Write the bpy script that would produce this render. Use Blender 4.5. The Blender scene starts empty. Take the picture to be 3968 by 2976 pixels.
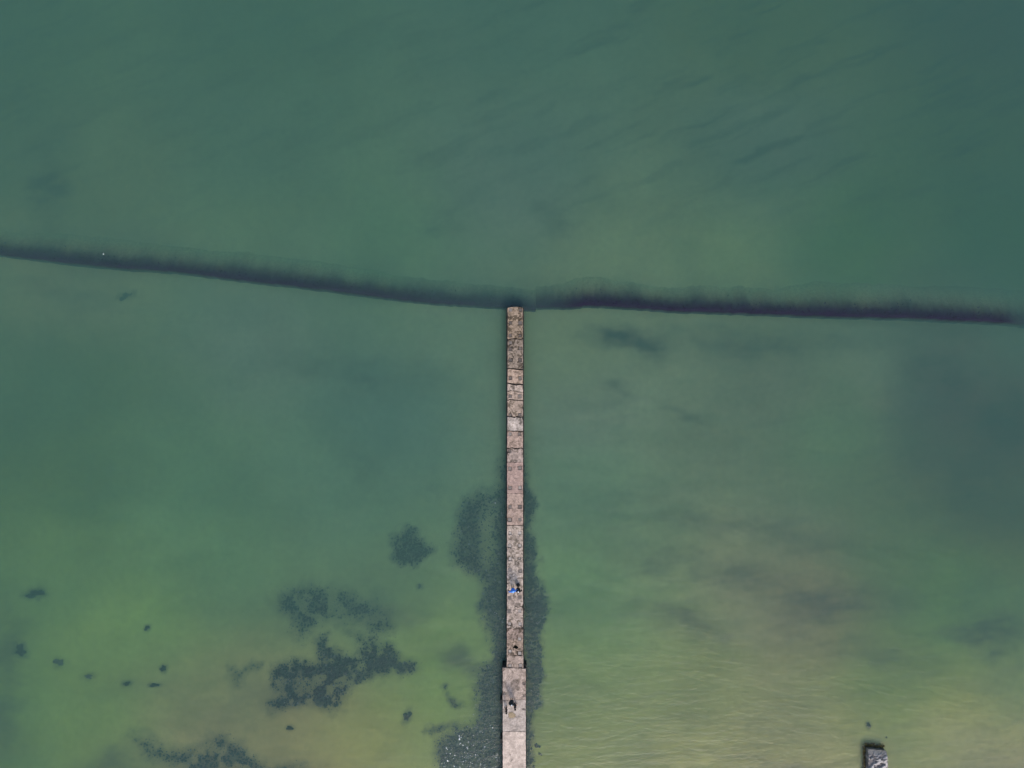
import bpy, bmesh, math, random
import numpy as np
from mathutils import Vector, Matrix
random.seed(7); rng = np.random.default_rng(11)
sc = bpy.context.scene
COL = sc.collection

# ------------------------------------------------------------------ camera
H = 88.0                       # metres above the water
FPX = 2645.0                   # focal length in photo pixels (3968 wide)
cd = bpy.data.cameras.new('camera'); cam = bpy.data.objects.new('camera', cd); COL.objects.link(cam)
cd.sensor_width = 36.0; cd.lens = 36.0 * FPX / 3968.0; cd.clip_end = 3000; cd.clip_start = 1
cam.location = (0, 0, H); cam.rotation_euler = (0, 0, 0)
sc.camera = cam

# ------------------------------------------------------------------ world, sun, exposure
EL, AZ = math.radians(37), math.radians(165)
w = bpy.data.worlds.new('World'); sc.world = w; w.use_nodes = True
nt = w.node_tree; nt.nodes.clear()
sky = nt.nodes.new('ShaderNodeTexSky'); sky.sky_type = 'NISHITA'; sky.sun_disc = False
sky.sun_elevation = EL; sky.sun_rotation = AZ; sky.dust_density = 3.0; sky.air_density = 1.2
bg = nt.nodes.new('ShaderNodeBackground'); bg.inputs['Strength'].default_value = 0.15
wo = nt.nodes.new('ShaderNodeOutputWorld')
nt.links.new(sky.outputs[0], bg.inputs[0]); nt.links.new(bg.outputs[0], wo.inputs[0])
sd = bpy.data.lights.new('sun', 'SUN'); sd.energy = 1.25; sd.angle = math.radians(16); sd.color = (1.0, 0.95, 0.88)
so = bpy.data.objects.new('sun', sd); COL.objects.link(so)
sdir = Vector((math.sin(AZ) * math.cos(EL), math.cos(AZ) * math.cos(EL), math.sin(EL)))
so.rotation_euler = sdir.to_track_quat('Z', 'Y').to_euler()
sc.view_settings.view_transform = 'Standard'; sc.view_settings.look = 'None'
sc.view_settings.exposure = 0.84; sc.view_settings.gamma = 1.0
sc.view_settings.use_curve_mapping = False
sc.render.engine = 'CYCLES'
cy = sc.cycles
cy.use_denoising = True
cy.max_bounces = 6; cy.volume_bounces = 1; cy.diffuse_bounces = 2; cy.glossy_bounces = 2
cy.transparent_max_bounces = 8; cy.sample_clamp_indirect = 4

# ------------------------------------------------------------------ helpers
def P(px, py, z=0.0):
    """photo pixel -> point of the place at height z"""
    k = (H - z) / FPX
    return ((px - 1984.0) * k, -(py - 1488.0) * k, z)

def hash2(ix, iy, s):
    n = (ix.astype(np.int64) * 374761393 + iy.astype(np.int64) * 668265263 + s * 1442695041) & 0xFFFFFFFF
    n = ((n ^ (n >> 13)) * 1274126177) & 0xFFFFFFFF
    n = n ^ (n >> 16)
    return (n & 0xFFFFFF) / float(0xFFFFFF)

def vnoise(x, y, s=0):
    x = np.asarray(x, float); y = np.asarray(y, float)
    ix = np.floor(x); iy = np.floor(y); fx = x - ix; fy = y - iy
    fx = fx * fx * (3 - 2 * fx); fy = fy * fy * (3 - 2 * fy)
    a = hash2(ix, iy, s); b = hash2(ix + 1, iy, s); c = hash2(ix, iy + 1, s); d = hash2(ix + 1, iy + 1, s)
    return (a * (1 - fx) + b * fx) * (1 - fy) + (c * (1 - fx) + d * fx) * fy

def fbm(x, y, s=0, o=4):
    r = 0; a = 0.5; t = 0
    x = np.asarray(x, float); y = np.asarray(y, float)
    for k in range(o):
        r = r + a * vnoise(x * 2**k + 17.3 * k, y * 2**k - 9.1 * k, s + k); t += a; a *= 0.55
    return r / t

def sstep(a, b, x):
    t = np.clip((x - a) / (b - a), 0, 1); return t * t * (3 - 2 * t)

def poly_sd(px, py, poly):
    """signed distance to polygon, positive inside (same unit as input)"""
    px = np.asarray(px, float); py = np.asarray(py, float)
    d = np.full(px.shape, 1e18); inside = np.zeros(px.shape, bool)
    n = len(poly)
    for i in range(n):
        ax, ay = poly[i]; bx, by = poly[(i + 1) % n]
        ex, ey = bx - ax, by - ay; L = ex * ex + ey * ey + 1e-9
        t = np.clip(((px - ax) * ex + (py - ay) * ey) / L, 0, 1)
        d = np.minimum(d, (px - ax - t * ex)**2 + (py - ay - t * ey)**2)
        c = ((ay > py) != (by > py)) & (px < (bx - ax) * (py - ay) / (by - ay + 1e-12) + ax)
        inside ^= c
    d = np.sqrt(d); return np.where(inside, d, -d)

def link(name, me, mat=None, parent=None, loc=None):
    o = bpy.data.objects.new(name, me); COL.objects.link(o)
    if mat is not None and me is not None and not me.materials: me.materials.append(mat)
    if parent is not None: o.parent = parent
    if loc is not None: o.location = loc
    return o

def tag(o, label=None, cat=None, group=None, kind=None):
    if label: o['label'] = label
    if cat: o['category'] = cat
    if group: o['group'] = group
    if kind: o['kind'] = kind
    return o

def thing(name, label, cat, loc=(0, 0, 0), rz=0, group=None):
    o = bpy.data.objects.new(name, None); COL.objects.link(o); o.empty_display_size = 0.3
    o.location = loc; o.rotation_euler = (0, 0, rz)
    return tag(o, label, cat, group)

def np_mesh(name, verts, faces, smooth=False, col=None):
    """verts (n,3) array; faces: (m,k) array of equal-size faces; col (n,3) albedo"""
    me = bpy.data.meshes.new(name)
    verts = np.ascontiguousarray(verts, dtype=np.float32); faces = np.ascontiguousarray(faces, dtype=np.int32)
    m, k = faces.shape
    me.vertices.add(len(verts)); me.vertices.foreach_set('co', verts.ravel())
    me.loops.add(m * k); me.loops.foreach_set('vertex_index', faces.ravel())
    me.polygons.add(m)
    me.polygons.foreach_set('loop_start', np.arange(0, m * k, k, dtype=np.int32))
    me.polygons.foreach_set('loop_total', np.full(m, k, dtype=np.int32))
    me.polygons.foreach_set('use_smooth', np.full(m, smooth, dtype=bool))
    me.update(calc_edges=True); me.validate()
    if col is not None:
        a = me.color_attributes.new('albedo', 'FLOAT_COLOR', 'POINT')
        c = np.ones((len(verts), 4), np.float32); c[:, :3] = np.clip(col, 0, 1)
        a.data.foreach_set('color', c.ravel())
    return me

def grid_faces(nx, ny):
    """grid with index = j*nx+i"""
    i, j = np.meshgrid(np.arange(nx - 1), np.arange(ny - 1))
    a = (j * nx + i).ravel()
    return np.stack([a, a + 1, a + nx + 1, a + nx], 1)

def from_bm(name, bm, smooth=False):
    me = bpy.data.meshes.new(name); bm.normal_update(); bm.to_mesh(me); bm.free()
    if smooth:
        for p in me.polygons: p.use_smooth = True
    return me

def box_bm(bm, x0, x1, y0, y1, z0, z1):
    vs = [bm.verts.new((x, y, z)) for z in (z0, z1) for y in (y0, y1) for x in (x0, x1)]
    for f in ((0, 2, 3, 1), (4, 5, 7, 6), (0, 1, 5, 4), (2, 6, 7, 3), (0, 4, 6, 2), (1, 3, 7, 5)):
        bm.faces.new([vs[i] for i in f])
    return vs

# ------------------------------------------------------------------ materials
def mat(name, col=(0.5, 0.5, 0.5), rough=0.85, attr=False, var=0.25, scale=3.0, bump=0.0, bscale=12.0, spec=0.3, stretch=(1, 1, 1)):
    m = bpy.data.materials.new(name); m.use_nodes = True
    n = m.node_tree; n.nodes.clear(); L = n.links
    out = n.nodes.new('ShaderNodeOutputMaterial'); b = n.nodes.new('ShaderNodeBsdfPrincipled')
    b.inputs['Roughness'].default_value = rough; b.inputs['Specular IOR Level'].default_value = spec
    L.new(b.outputs[0], out.inputs[0])
    tc = n.nodes.new('ShaderNodeNewGeometry'); mp = n.nodes.new('ShaderNodeMapping'); mp.inputs['Scale'].default_value = stretch
    L.new(tc.outputs['Position'], mp.inputs[0])
    ns = n.nodes.new('ShaderNodeTexNoise'); ns.inputs['Scale'].default_value = scale; ns.inputs['Detail'].default_value = 6
    ns.inputs['Roughness'].default_value = 0.65
    L.new(mp.outputs[0], ns.inputs['Vector'])
    mr = n.nodes.new('ShaderNodeMapRange'); mr.inputs['From Min'].default_value = 0.25; mr.inputs['From Max'].default_value = 0.75
    mr.inputs['To Min'].default_value = 1 - var; mr.inputs['To Max'].default_value = 1 + var
    L.new(ns.outputs['Fac'], mr.inputs['Value'])
    vm = n.nodes.new('ShaderNodeVectorMath'); vm.operation = 'SCALE'
    if attr:
        at = n.nodes.new('ShaderNodeAttribute'); at.attribute_name = 'albedo'; L.new(at.outputs['Color'], vm.inputs[0])
    else:
        vm.inputs[0].default_value = col
    L.new(mr.outputs[0], vm.inputs['Scale']); L.new(vm.outputs[0], b.inputs['Base Color'])
    if bump:
        n2 = n.nodes.new('ShaderNodeTexNoise'); n2.inputs['Scale'].default_value = bscale; n2.inputs['Detail'].default_value = 5
        L.new(mp.outputs[0], n2.inputs['Vector'])
        bp = n.nodes.new('ShaderNodeBump'); bp.inputs['Strength'].default_value = bump; bp.inputs['Distance'].default_value = 0.05
        L.new(n2.outputs['Fac'], bp.inputs['Height']); L.new(bp.outputs[0], b.inputs['Normal'])
    return m

def water_material():
    m = bpy.data.materials.new('sea_water'); m.use_nodes = True
    n = m.node_tree; n.nodes.clear(); L = n.links
    out = n.nodes.new('ShaderNodeOutputMaterial')
    tr = n.nodes.new('ShaderNodeBsdfTransparent'); gl = n.nodes.new('ShaderNodeBsdfGlossy')
    gl.inputs['Roughness'].default_value = 0.34
    fr = n.nodes.new('ShaderNodeFresnel'); fr.inputs['IOR'].default_value = 1.34
    mx = n.nodes.new('ShaderNodeMixShader')
    L.new(fr.outputs[0], mx.inputs[0]); L.new(tr.outputs[0], mx.inputs[1]); L.new(gl.outputs[0], mx.inputs[2])
    L.new(mx.outputs[0], out.inputs['Surface'])
    geo = n.nodes.new('ShaderNodeNewGeometry')
    mp = n.nodes.new('ShaderNodeMapping'); mp.inputs['Rotation'].default_value = (0, 0, math.radians(-28)); mp.inputs['Scale'].default_value = (0.35, 1.0, 1.0)
    L.new(geo.outputs['Position'], mp.inputs[0])
    hs = []
    for (sc_, amp, src) in ((0.22, 0.45, mp), (0.9, 0.30, mp), (3.2, 0.22, None)):
        ns = n.nodes.new('ShaderNodeTexNoise'); ns.inputs['Scale'].default_value = sc_; ns.inputs['Detail'].default_value = 3
        L.new((src or geo).outputs[0], ns.inputs['Vector'])
        mu = n.nodes.new('ShaderNodeMath'); mu.operation = 'MULTIPLY'; mu.inputs[1].default_value = amp
        ns.inputs['Roughness'].default_value = 0.6; L.new(ns.outputs['Fac'], mu.inputs[0]); hs.append(mu)
    a1 = n.nodes.new('ShaderNodeMath'); L.new(hs[0].outputs[0], a1.inputs[0]); L.new(hs[1].outputs[0], a1.inputs[1])
    a2 = n.nodes.new('ShaderNodeMath'); L.new(a1.outputs[0], a2.inputs[0]); L.new(hs[2].outputs[0], a2.inputs[1])
    bp = n.nodes.new('ShaderNodeBump'); bp.inputs['Strength'].default_value = 0.5; bp.inputs['Distance'].default_value = 0.5
    L.new(a2.outputs[0], bp.inputs['Height']); L.new(bp.outputs[0], gl.inputs['Normal']); L.new(bp.outputs[0], fr.inputs['Normal'])
    # turbid green water: scattering and absorption per metre
    SS = (0.142, 0.298, 0.212); SA = (0.325, 0.140, 0.205)
    vs = n.nodes.new('ShaderNodeVolumeScatter'); va = n.nodes.new('ShaderNodeVolumeAbsorption')
    vs.inputs['Color'].default_value = tuple(s / 0.4 for s in SS) + (1,); vs.inputs['Density'].default_value = 0.4
    vs.inputs['Anisotropy'].default_value = -0.25
    va.inputs['Color'].default_value = tuple(1 - s / 0.6 for s in SA) + (1,); va.inputs['Density'].default_value = 0.6
    ad = n.nodes.new('ShaderNodeAddShader'); L.new(vs.outputs[0], ad.inputs[0]); L.new(va.outputs[0], ad.inputs[1])
    L.new(ad.outputs[0], out.inputs['Volume'])
    return m

M = {}
M['water'] = water_material()
M['seabed'] = mat('seabed_sand', attr=True, var=0.10, scale=1.2, rough=0.95, spec=0.1)
M['weed'] = mat('seaweed', attr=True, var=0.35, scale=4.0, rough=0.8, spec=0.15)
M['concrete'] = mat('weathered_concrete', attr=True, var=0.16, scale=22.0, rough=0.92, bump=0.25, bscale=14, spec=0.2)
M['near_black'] = mat('rough_near_black', (0.012, 0.014, 0.012), rough=0.7, var=0.5, scale=6, bump=0.5, bscale=8)
M['rebar'] = mat('rusty_steel', (0.03, 0.02, 0.015), rough=0.8)
M['foam'] = mat('foam', (0.66, 0.72, 0.70), rough=0.9, var=0.08)
M['stone'] = mat('weed_covered_stone', (0.03, 0.035, 0.045), rough=0.9, var=0.5, scale=5, bump=0.4)
M['brown_weed'] = mat('brown_weed', (0.06, 0.05, 0.012), rough=0.85, var=0.6, scale=5, bump=0.4)
M['plastic_white'] = mat('white_plastic', (0.26, 0.30, 0.30), rough=0.5, var=0.04)

# ------------------------------------------------------------------ traced outlines of the weed growth (photo pixels, on the sea floor)
def L3(pts): return [(x / 1.115, 1700 + y / 1.115) for x, y in pts]
def L7(pts): return [(1700 + x / 1.951, 1850 + y / 1.951) for x, y in pts]
BED_RIGHT = L7([(625, -260), (650, -200), (652, 0), (690, 60), (728, 150), (742, 220), (722, 300), (682, 380), (700, 420), (750, 480), (768, 560), (762, 640), (735, 680),
                (775, 740), (800, 850), (822, 950), (815, 1050), (800, 1150), (778, 1190), (792, 1300), (788, 1420), (776, 1520), (776, 1640), (765, 1700), (735, 1735),
                (722, 1790), (708, 1880), (690, 1990), (684, 2200), (625, 2200)])
BED_LEFT = L7([(525, -260), (490, -180), (455, -60), (470, 40), (400, 110), (300, 95), (200, 165), (150, 250), (132, 400), (118, 520), (132, 640), (200, 720), (300, 755), (332, 810),
               (306, 950), (330, 1100), (400, 1190), (420, 1250), (400, 1330), (320, 1400), (285, 1470), (275, 1560), (300, 1660), (290, 1760), (250, 1830), (150, 1860), (20, 1920),
               (-20, 1990), (-30, 2080), (10, 2200), (640, 2200), (640, -260)])
BED_HOLLOW = L7([(400, 180), (345, 230), (320, 330), (330, 460), (310, 560), (330, 640), (390, 680), (420, 560), (425, 400), (420, 260)])
P_HEART = L3([(1755, 370), (1715, 410), (1695, 450), (1700, 510), (1730, 540), (1800, 540), (1835, 510), (1872, 482), (1830, 440), (1805, 410), (1790, 380)])
P_UPPER = L3([(1190, 700), (1235, 660), (1300, 635), (1350, 625), (1450, 632), (1540, 680), (1610, 695), (1680, 750), (1700, 800), (1640, 830), (1560, 800), (1450, 785), (1385, 800),
              (1300, 850), (1250, 830), (1280, 785), (1220, 740)])
P_MAIN = L3([(1185, 985), (1240, 945), (1320, 932), (1395, 948), (1375, 905), (1345, 865), (1420, 830), (1465, 900), (1530, 922), (1560, 885), (1505, 825), (1590, 825), (1690, 890),
             (1750, 955), (1820, 960), (1785, 992), (1640, 1012), (1560, 1040), (1495, 1095), (1485, 1160), (1430, 1165), (1380, 1135), (1260, 1130), (1190, 1168), (1175, 1130),
             (1240, 1105), (1185, 1050)])
P_SMALL = L3([(995, 965), (1045, 985), (1100, 945), (1140, 965), (1070, 1010), (1045, 1055), (1005, 1030)])
P_BOTTOM = L3([(575, 1270), (630, 1260), (690, 1310), (745, 1338), (830, 1325), (885, 1305), (930, 1258), (985, 1265), (1060, 1300), (1115, 1350), (1180, 1385), (1300, 1380), (1420, 1400),
               (1440, 1560), (620, 1560), (820, 1400), (700, 1370), (640, 1335)])
P_STREAK_A = L3([(1835, 1245), (1860, 1222), (1930, 1215), (1965, 1195), (1995, 1215), (1985, 1250), (1930, 1240), (1860, 1262)])
P_STREAK_B = L3([(1925, 1055), (1945, 1085), (1975, 1120), (2005, 1130), (1975, 1150), (1945, 1120), (1925, 1090)])
SMALL_CLUMPS = [  # px, py, rx, ry (px), angle, label
    (148, 2296, 46, 19, 12, 'elongated dark seaweed clump at the left edge of the shallows, highest of the small ones'),
    (94, 2512, 30, 26, -30, 'ragged dark seaweed clump close to the left picture edge, below the elongated clump'),
    (247, 2557, 26, 22, -30, 'soft dark green seaweed clump right of the ragged one near the left picture edge'),
    (646, 2579, 16, 15, 0, 'small round dark seaweed clump, compact and isolated, left of the largest weed patch'),
    (507, 2637, 17, 10, 0, 'tiny seaweed clump lower left of the small round isolated one'),
    (614, 2643, 30, 8, 0, 'thin flat seaweed streak directly below the small round isolated clump'),
    (359, 2610, 26, 12, 0, 'faint seaweed smudge between the soft green clump and the tiny one'),
    (583, 2425, 14, 11, 40, 'little seaweed tuft in open water up and left of the largest weed patch'),
    (1583, 2758, 16, 28, -20, 'upright oval seaweed clump on pale sand left of the jetty base'),
    (1134, 2803, 16, 12, 0, 'small seaweed tuft on pale sand just below the largest weed patch'),
    (489, 1146, 40, 15, 15, 'faint dark smudge of weed on the bottom below the left bank'),
    (1630, 2268, 14, 12, 0, 'faint round seaweed tuft below the heart-shaped patch'),
    (3345, 2790, 10, 14, 10, 'small dark seaweed clump up and left of the concrete stub'),
    (3413, 2837, 3.5, 3, 40, 'tiny dark weed speck between the seaweed clump and the concrete stub'),
    (3386, 2881, 5, 4, 0, 'little brown weed tuft just above the concrete stub'),
]
STONES = [  # px, py, rx, ry, angle, label
    (2078, 2869, 9, 7.5, 0, 'largest dark stone under water right of the jetty base'),
    (2089, 2872, 5, 4, 10, 'small stone touching the largest dark stone right of the jetty base'),
    (2059, 2881, 4, 5, 0, 'dark stone between the largest one and the jetty base'),
    (2046, 2888, 6, 8, 0, 'dark stone lying against the right side of the jetty base'),
    (2067, 2949, 6, 6, 0, 'round greenish stone near the bottom edge right of the jetty base'),
    (2050, 2945, 3.5, 3.5, 0, 'small stone left of the round greenish one at the jetty base'),
    (2092, 2901, 9, 4, -15, 'flat pale green stone below the largest dark one right of the jetty base'),
    (2044, 2935, 4, 7, 0, 'narrow dark stone by the jetty base close to the bottom edge'),
]
# crest of the submerged bank (its sharp near edge)
CREST_L = [(-900, 890), (0, 986), (206, 1011), (484, 1040), (673, 1051), (951, 1087), (1229, 1118), (1435, 1145), (1659, 1172), (1800, 1181), (1964, 1190), (2010, 1196), (2076, 1200)]
CREST_R = [(2076, 1192), (2180, 1191), (2253, 1188), (2258, 1183), (2388, 1189), (2612, 1205), (2881, 1214), (3240, 1227), (3509, 1232), (3688, 1241), (3894, 1249), (3968, 1258), (4900, 1400)]

# ------------------------------------------------------------------ sea floor
DEP = [(0, -100, 5.2), (1000, -100, 5.2), (2000, -100, 5.2), (3000, -100, 5.6), (3968, -100, 6), (0, 500, 4.8), (1000, 500, 4.6), (2000, 500, 4.4), (3000, 500, 4.6), (3900, 500, 5.4),
       (300, 880, 4.2), (1000, 900, 3.6), (1600, 900, 3.8), (2000, 900, 3.6), (2300, 1060, 3.0), (2800, 1100, 3.0), (3300, 1000, 3.9), (3900, 1050, 4.8),
       (100, 1080, 3.4), (600, 1180, 3.6), (1000, 1300, 3.5), (1700, 1300, 3.3), (1500, 1600, 4.0), (2200, 1300, 2.8), (2500, 1500, 2.8), (3200, 1500, 3.1), (3900, 1400, 4.0), (3700, 1650, 4.4),
       (100, 1500, 3.9), (300, 1800, 3.4), (1000, 1750, 3.3), (1500, 1900, 3.4), (2150, 1800, 3.0), (2600, 1800, 2.6), (3200, 1900, 3.0), (3850, 1900, 4.4),
       (200, 2200, 2.6), (900, 2200, 2.6), (1500, 2200, 2.9), (2200, 2250, 2.4), (2800, 2250, 2.0), (3100, 2350, 2.1), (3550, 2300, 2.7), (3900, 2300, 3.2),
       (60, 2600, 2.3), (400, 2500, 1.9), (800, 2600, 1.9), (1300, 2750, 1.35), (1650, 2500, 1.7), (2200, 2600, 1.8), (2600, 2650, 1.5), (3100, 2650, 1.5), (3400, 2500, 2.1), (3900, 2550, 2.0),
       (60, 2950, 2.1), (400, 2900, 1.6), (800, 2880, 1.5), (1400, 2900, 1.05), (1650, 2850, 1.3), (2200, 2900, 1.15), (2700, 2930, 0.9), (3200, 2900, 0.85), (3700, 2820, 1.0), (3950, 2950, 0.85),
       (800, 3200, 0.9), (2000, 3200, 0.8), (3200, 3200, 0.6)]
def depth_at(px, py):
    px = np.asarray(px, float); py = np.asarray(py, float)
    num = np.zeros(px.shape); den = np.zeros(px.shape)
    wx = px + 130 * (fbm(px / 260, py / 260, 31, 3) - 0.5); wy = py + 130 * (fbm(px / 260, py / 260, 37, 3) - 0.5)
    for x, y, d in DEP:
        w_ = 1.0 / (((wx - x)**2 + (wy - y)**2) + 130.0**2)**2
        num += w_ * d; den += w_
    d = 0.56 * num / den + 0.04
    d = d * (1 + 0.10 * (fbm(px / 180, py / 110, 5, 4) - 0.5))
    return d
# sand colour from place to place (grey, olive, pinkish), lens vignetting painted in at the top right: px, py, r, g, b factor
#TINTS_BEGIN
TINTS = [(100, 100, 1.26, 1.8, 0.79), (1000, 100, 1.03, 1.55, 0.75), (2000, 100, 1.38, 1.8, 1.34), (3000, 100, 1.8, 1.8, 0.3), (3900, 100, 0.67, 0.3, 0.3), (2000, 700, 1.62, 1.8, 1.8), (300, 700, 1.59, 1.8, 1.02), (1000, 500, 1.34, 1.8, 1.26), (3000, 500, 1.7, 1.8, 1.8), (3850, 500, 1.19, 1.49, 0.3), (1000, 900, 1.31, 1.8, 1.05), (1500, 950, 1.07, 1.8, 1.03), (2400, 1060, 1.51, 1.8, 1.21), (2800, 1080, 1.36, 1.8, 1.01), (3300, 950, 0.56, 1.36, 0.33), (3900, 900, 0.39, 1.18, 0.3), (300, 1130, 1.8, 1.8, 1.34), (1000, 1280, 1.56, 1.8, 1.8), (1500, 1600, 1.07, 1.66, 1.67), (300, 1500, 0.88, 1.4, 0.71), (700, 1900, 1.07, 1.8, 1.07), (200, 1900, 0.98, 1.4, 0.48), (1300, 1900, 1.16, 1.8, 1.33), (1700, 1300, 1.48, 1.8, 1.4), (2250, 1300, 1.62, 1.8, 1.13), (2300, 1600, 1.71, 1.8, 1.79), (2300, 1900, 1.18, 1.8, 1.24), (3000, 1500, 1.39, 1.26, 1.16), (2700, 1350, 1.43, 1.54, 1.31), (3400, 1350, 1.59, 1.8, 1.6), (3700, 1500, 1.37, 0.3, 0.69), (3900, 1300, 1.29, 1.8, 1.53), (3920, 1650, 0.91, 0.3, 0.35), (3850, 2000, 1.54, 1.1, 0.3), (2700, 1700, 1.05, 1.19, 0.92), (3200, 1700, 1.04, 1.7, 0.89), (3000, 2000, 1.6, 1.71, 1.25), (2900, 2300, 1.8, 1.58, 1.16), (2500, 2200, 1.4, 1.67, 1.02), (3150, 2300, 1.78, 1.07, 0.85), (3400, 2200, 0.72, 1.14, 0.57), (3700, 2350, 0.68, 1.8, 0.43), (3900, 2450, 1.18, 1.77, 0.77), (200, 2200, 1.1, 1.7, 0.72), (900, 2150, 0.9, 1.55, 0.85), (600, 2400, 1.11, 1.75, 0.62), (1500, 2250, 1.3, 1.8, 0.95), (150, 2700, 1.05, 1.53, 0.54), (450, 2750, 1.01, 1.44, 0.53), (900, 2680, 1.48, 1.52, 0.77), (1400, 2800, 1.35, 1.32, 0.59), (1650, 2600, 0.94, 1.49, 0.41), (1150, 2880, 1.33, 1.09, 0.69), (800, 2780, 1.46, 1.12, 0.8), (2300, 2300, 0.94, 1.8, 0.77), (2300, 2600, 1.13, 1.36, 0.46), (2300, 2900, 1.18, 1.26, 0.54), (2700, 2600, 1.01, 1.13, 0.36), (2600, 2900, 1.26, 1.27, 0.67), (3000, 2900, 1.49, 1.33, 0.69), (3750, 2800, 1.49, 1.43, 1.18), (3400, 2650, 0.83, 1.17, 0.3), (3700, 2600, 1.8, 1.8, 0.38), (3900, 2700, 1.8, 1.8, 0.91), (3200, 2900, 1.28, 1.24, 0.77), (3900, 2930, 1.19, 1.0, 0.9)]
#TINTS_END
def tint_at(px, py):
    wx = px + 110 * (fbm(px / 200, py / 120, 131, 3) - 0.5); wy = py + 110 * (fbm(px / 200, py / 120, 137, 3) - 0.5)
    num = np.zeros(px.shape + (3,)); den = np.zeros(px.shape)
    for x, y, r, g, b in TINTS:
        w_ = 1.0 / (((wx - x)**2 + (wy - y)**2) + 260.0**2)**2
        num += w_[..., None] * np.array([r, g, b]); den += w_
    return num / den[..., None] if TINTS else np.ones(px.shape + (3,))
# soft areas of silt and thin weed film on the floor: px, py, rx, ry, angle, amount
FILM = [(3650, 1470, 130, 70, 25, .42), (3930, 1640, 120, 110, 30, .5), (3800, 1900, 330, 130, 10, .3), (3150, 2320, 230, 70, 10, .35), (3400, 2330, 220, 60, -10, .25),
        (2650, 2180, 260, 60, 12, .42), (2620, 2390, 220, 45, 14, .45), (2350, 1290, 130, 40, 5, .5), (2960, 1325, 330, 45, 3, .45), (2480, 1330, 110, 50, 10, .45), (3300, 2520, 260, 50, 12, .3),
        (3820, 2470, 130, 110, 30, .6), (2800, 2020, 420, 60, 12, .35), (2380, 1510, 60, 30, 10, .35), (2650, 1580, 70, 20, 30, .25), (2950, 2800, 300, 22, 10, .15),
        (3000, 2930, 220, 18, 8, .3), (1380, 1450, 300, 70, 5, .35), (1400, 1800, 40, 60, 0, .2), (180, 720, 60, 110, 0, .5), (2130, 860, 80, 40, 40, .4), (1720, 860, 70, 40, 0, .3),
        (1450, 2330, 200, 120, 0, .3), (1780, 2560, 60, 60, 0, .5), (1690, 1900, 25, 30, 0, .15), (30, 2650, 70, 260, 0, .5), (500, 2960, 160, 60, 0, .45), (1600, 2420, 150, 50, 10, .15),
        (1050, 2700, 250, 80, -20, .3), (560, 2640, 160, 40, 0, .15), (3600, 1300, 150, 30, 0, .2), (250, 1130, 230, 30, 12, .2), (1900, 1420, 60, 120, 0, .0)]
def film_at(px, py):
    f = np.zeros(np.shape(px)); mott = 0.6 + 0.8 * sstep(0.3, 0.7, fbm(px / 110, py / 70, 63, 4))
    wx = px + 190 * (fbm(px / 120, py / 60, 51, 5) - 0.5); wy = py + 120 * (fbm(px / 120, py / 60, 57, 5) - 0.5)
    for x, y, rx, ry, a, s in FILM:
        c, q = math.cos(math.radians(-a)), math.sin(math.radians(-a))
        dx, dy = wx - x, wy - y
        u = (dx * c - dy * q) / rx; v = (dx * q + dy * c) / ry
        f = f + s * np.exp(-(u * u + v * v) * 0.8) * mott
    # faint streaks down to the left: surface ripples painted into the deeper floor
    c, q = math.cos(math.radians(22)), math.sin(math.radians(22))
    su = (px * c - py * q) / 240 + 0.6 * fbm(px / 90, py / 60, 75, 3); sv = (px * q + py * c) / 40 + 1.2 * fbm(px / 150, py / 90, 77, 4)
    st = sstep(0.42, 0.95, fbm(su, sv, 71, 4)) * sstep(1000, 500, py) * (0.45 + 0.8 * sstep(1500, 2700, px))
    c, q = math.cos(math.radians(10)), math.sin(math.radians(10))
    s2 = sstep(0.5, 0.85, fbm((px * c - py * q) / 300, (px * q + py * c) / 30, 73, 4)) * sstep(1250, 1700, py) * sstep(2050, 2400, px)
    return np.clip(f + 0.62 * st + 0.14 * s2, 0, 1)

PATCHES = [BED_RIGHT, BED_LEFT, P_HEART, P_UPPER, P_MAIN, P_SMALL, P_BOTTOM, P_STREAK_A, P_STREAK_B]
SOFT = [18, 34, 22, 48, 30, 26, 40, 18, 16]
DENS = [1.0, 0.88, 0.95, 0.85, 1.0, 0.75, 0.85, 0.75, 0.75]
def ragged(px, py, s=3):
    return 48 * (fbm(px / 46, py / 46, s, 4) - 0.5) + 20 * (fbm(px / 12, py / 12, s + 9, 3) - 0.5)
def cover(px, py, i):
    sd_ = poly_sd(px, py, PATCHES[i]) + ragged(px, py, 3 + i)
    if i == 1:
        h = poly_sd(px, py, BED_HOLLOW) + ragged(px, py, 77)
        return sstep(-SOFT[i], SOFT[i], sd_) * DENS[i] * (1 - 0.42 * sstep(-35, 30, h))
    if i in (3, 4, 6):
        return sstep(-SOFT[i], SOFT[i], sd_) * DENS[i] * (0.50 + 0.50 * sstep(0.36, 0.58, fbm(px / 38, py / 38, 91 + i, 4)))
    return sstep(-SOFT[i], SOFT[i], sd_) * DENS[i] * (0.8 + 0.2 * sstep(0.35, 0.6, fbm(px / 25, py / 25, 95 + i, 3)))

def floor_z(px, py):
    d = depth_at(px, py)
    for i in range(len(PATCHES)):
        near = sstep(-40, 40, poly_sd(px, py, PATCHES[i]))
        mound = np.minimum(d, (0.85 if i < 2 else 1.5) + 0.5 * sstep(2600, 1700, py))
        d = d * (1 - near) + mound * near
    return -d

xs = np.concatenate([np.linspace(-700, -75, 26)[:-1], np.arange(-75, 75.01, 0.25), np.linspace(75, 700, 26)[1:]])
ys = np.concatenate([np.linspace(-700, -57, 26)[:-1], np.arange(-57, 57.01, 0.25), np.linspace(57, 700, 26)[1:]])
X, Y = np.meshgrid(xs, ys)
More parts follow.
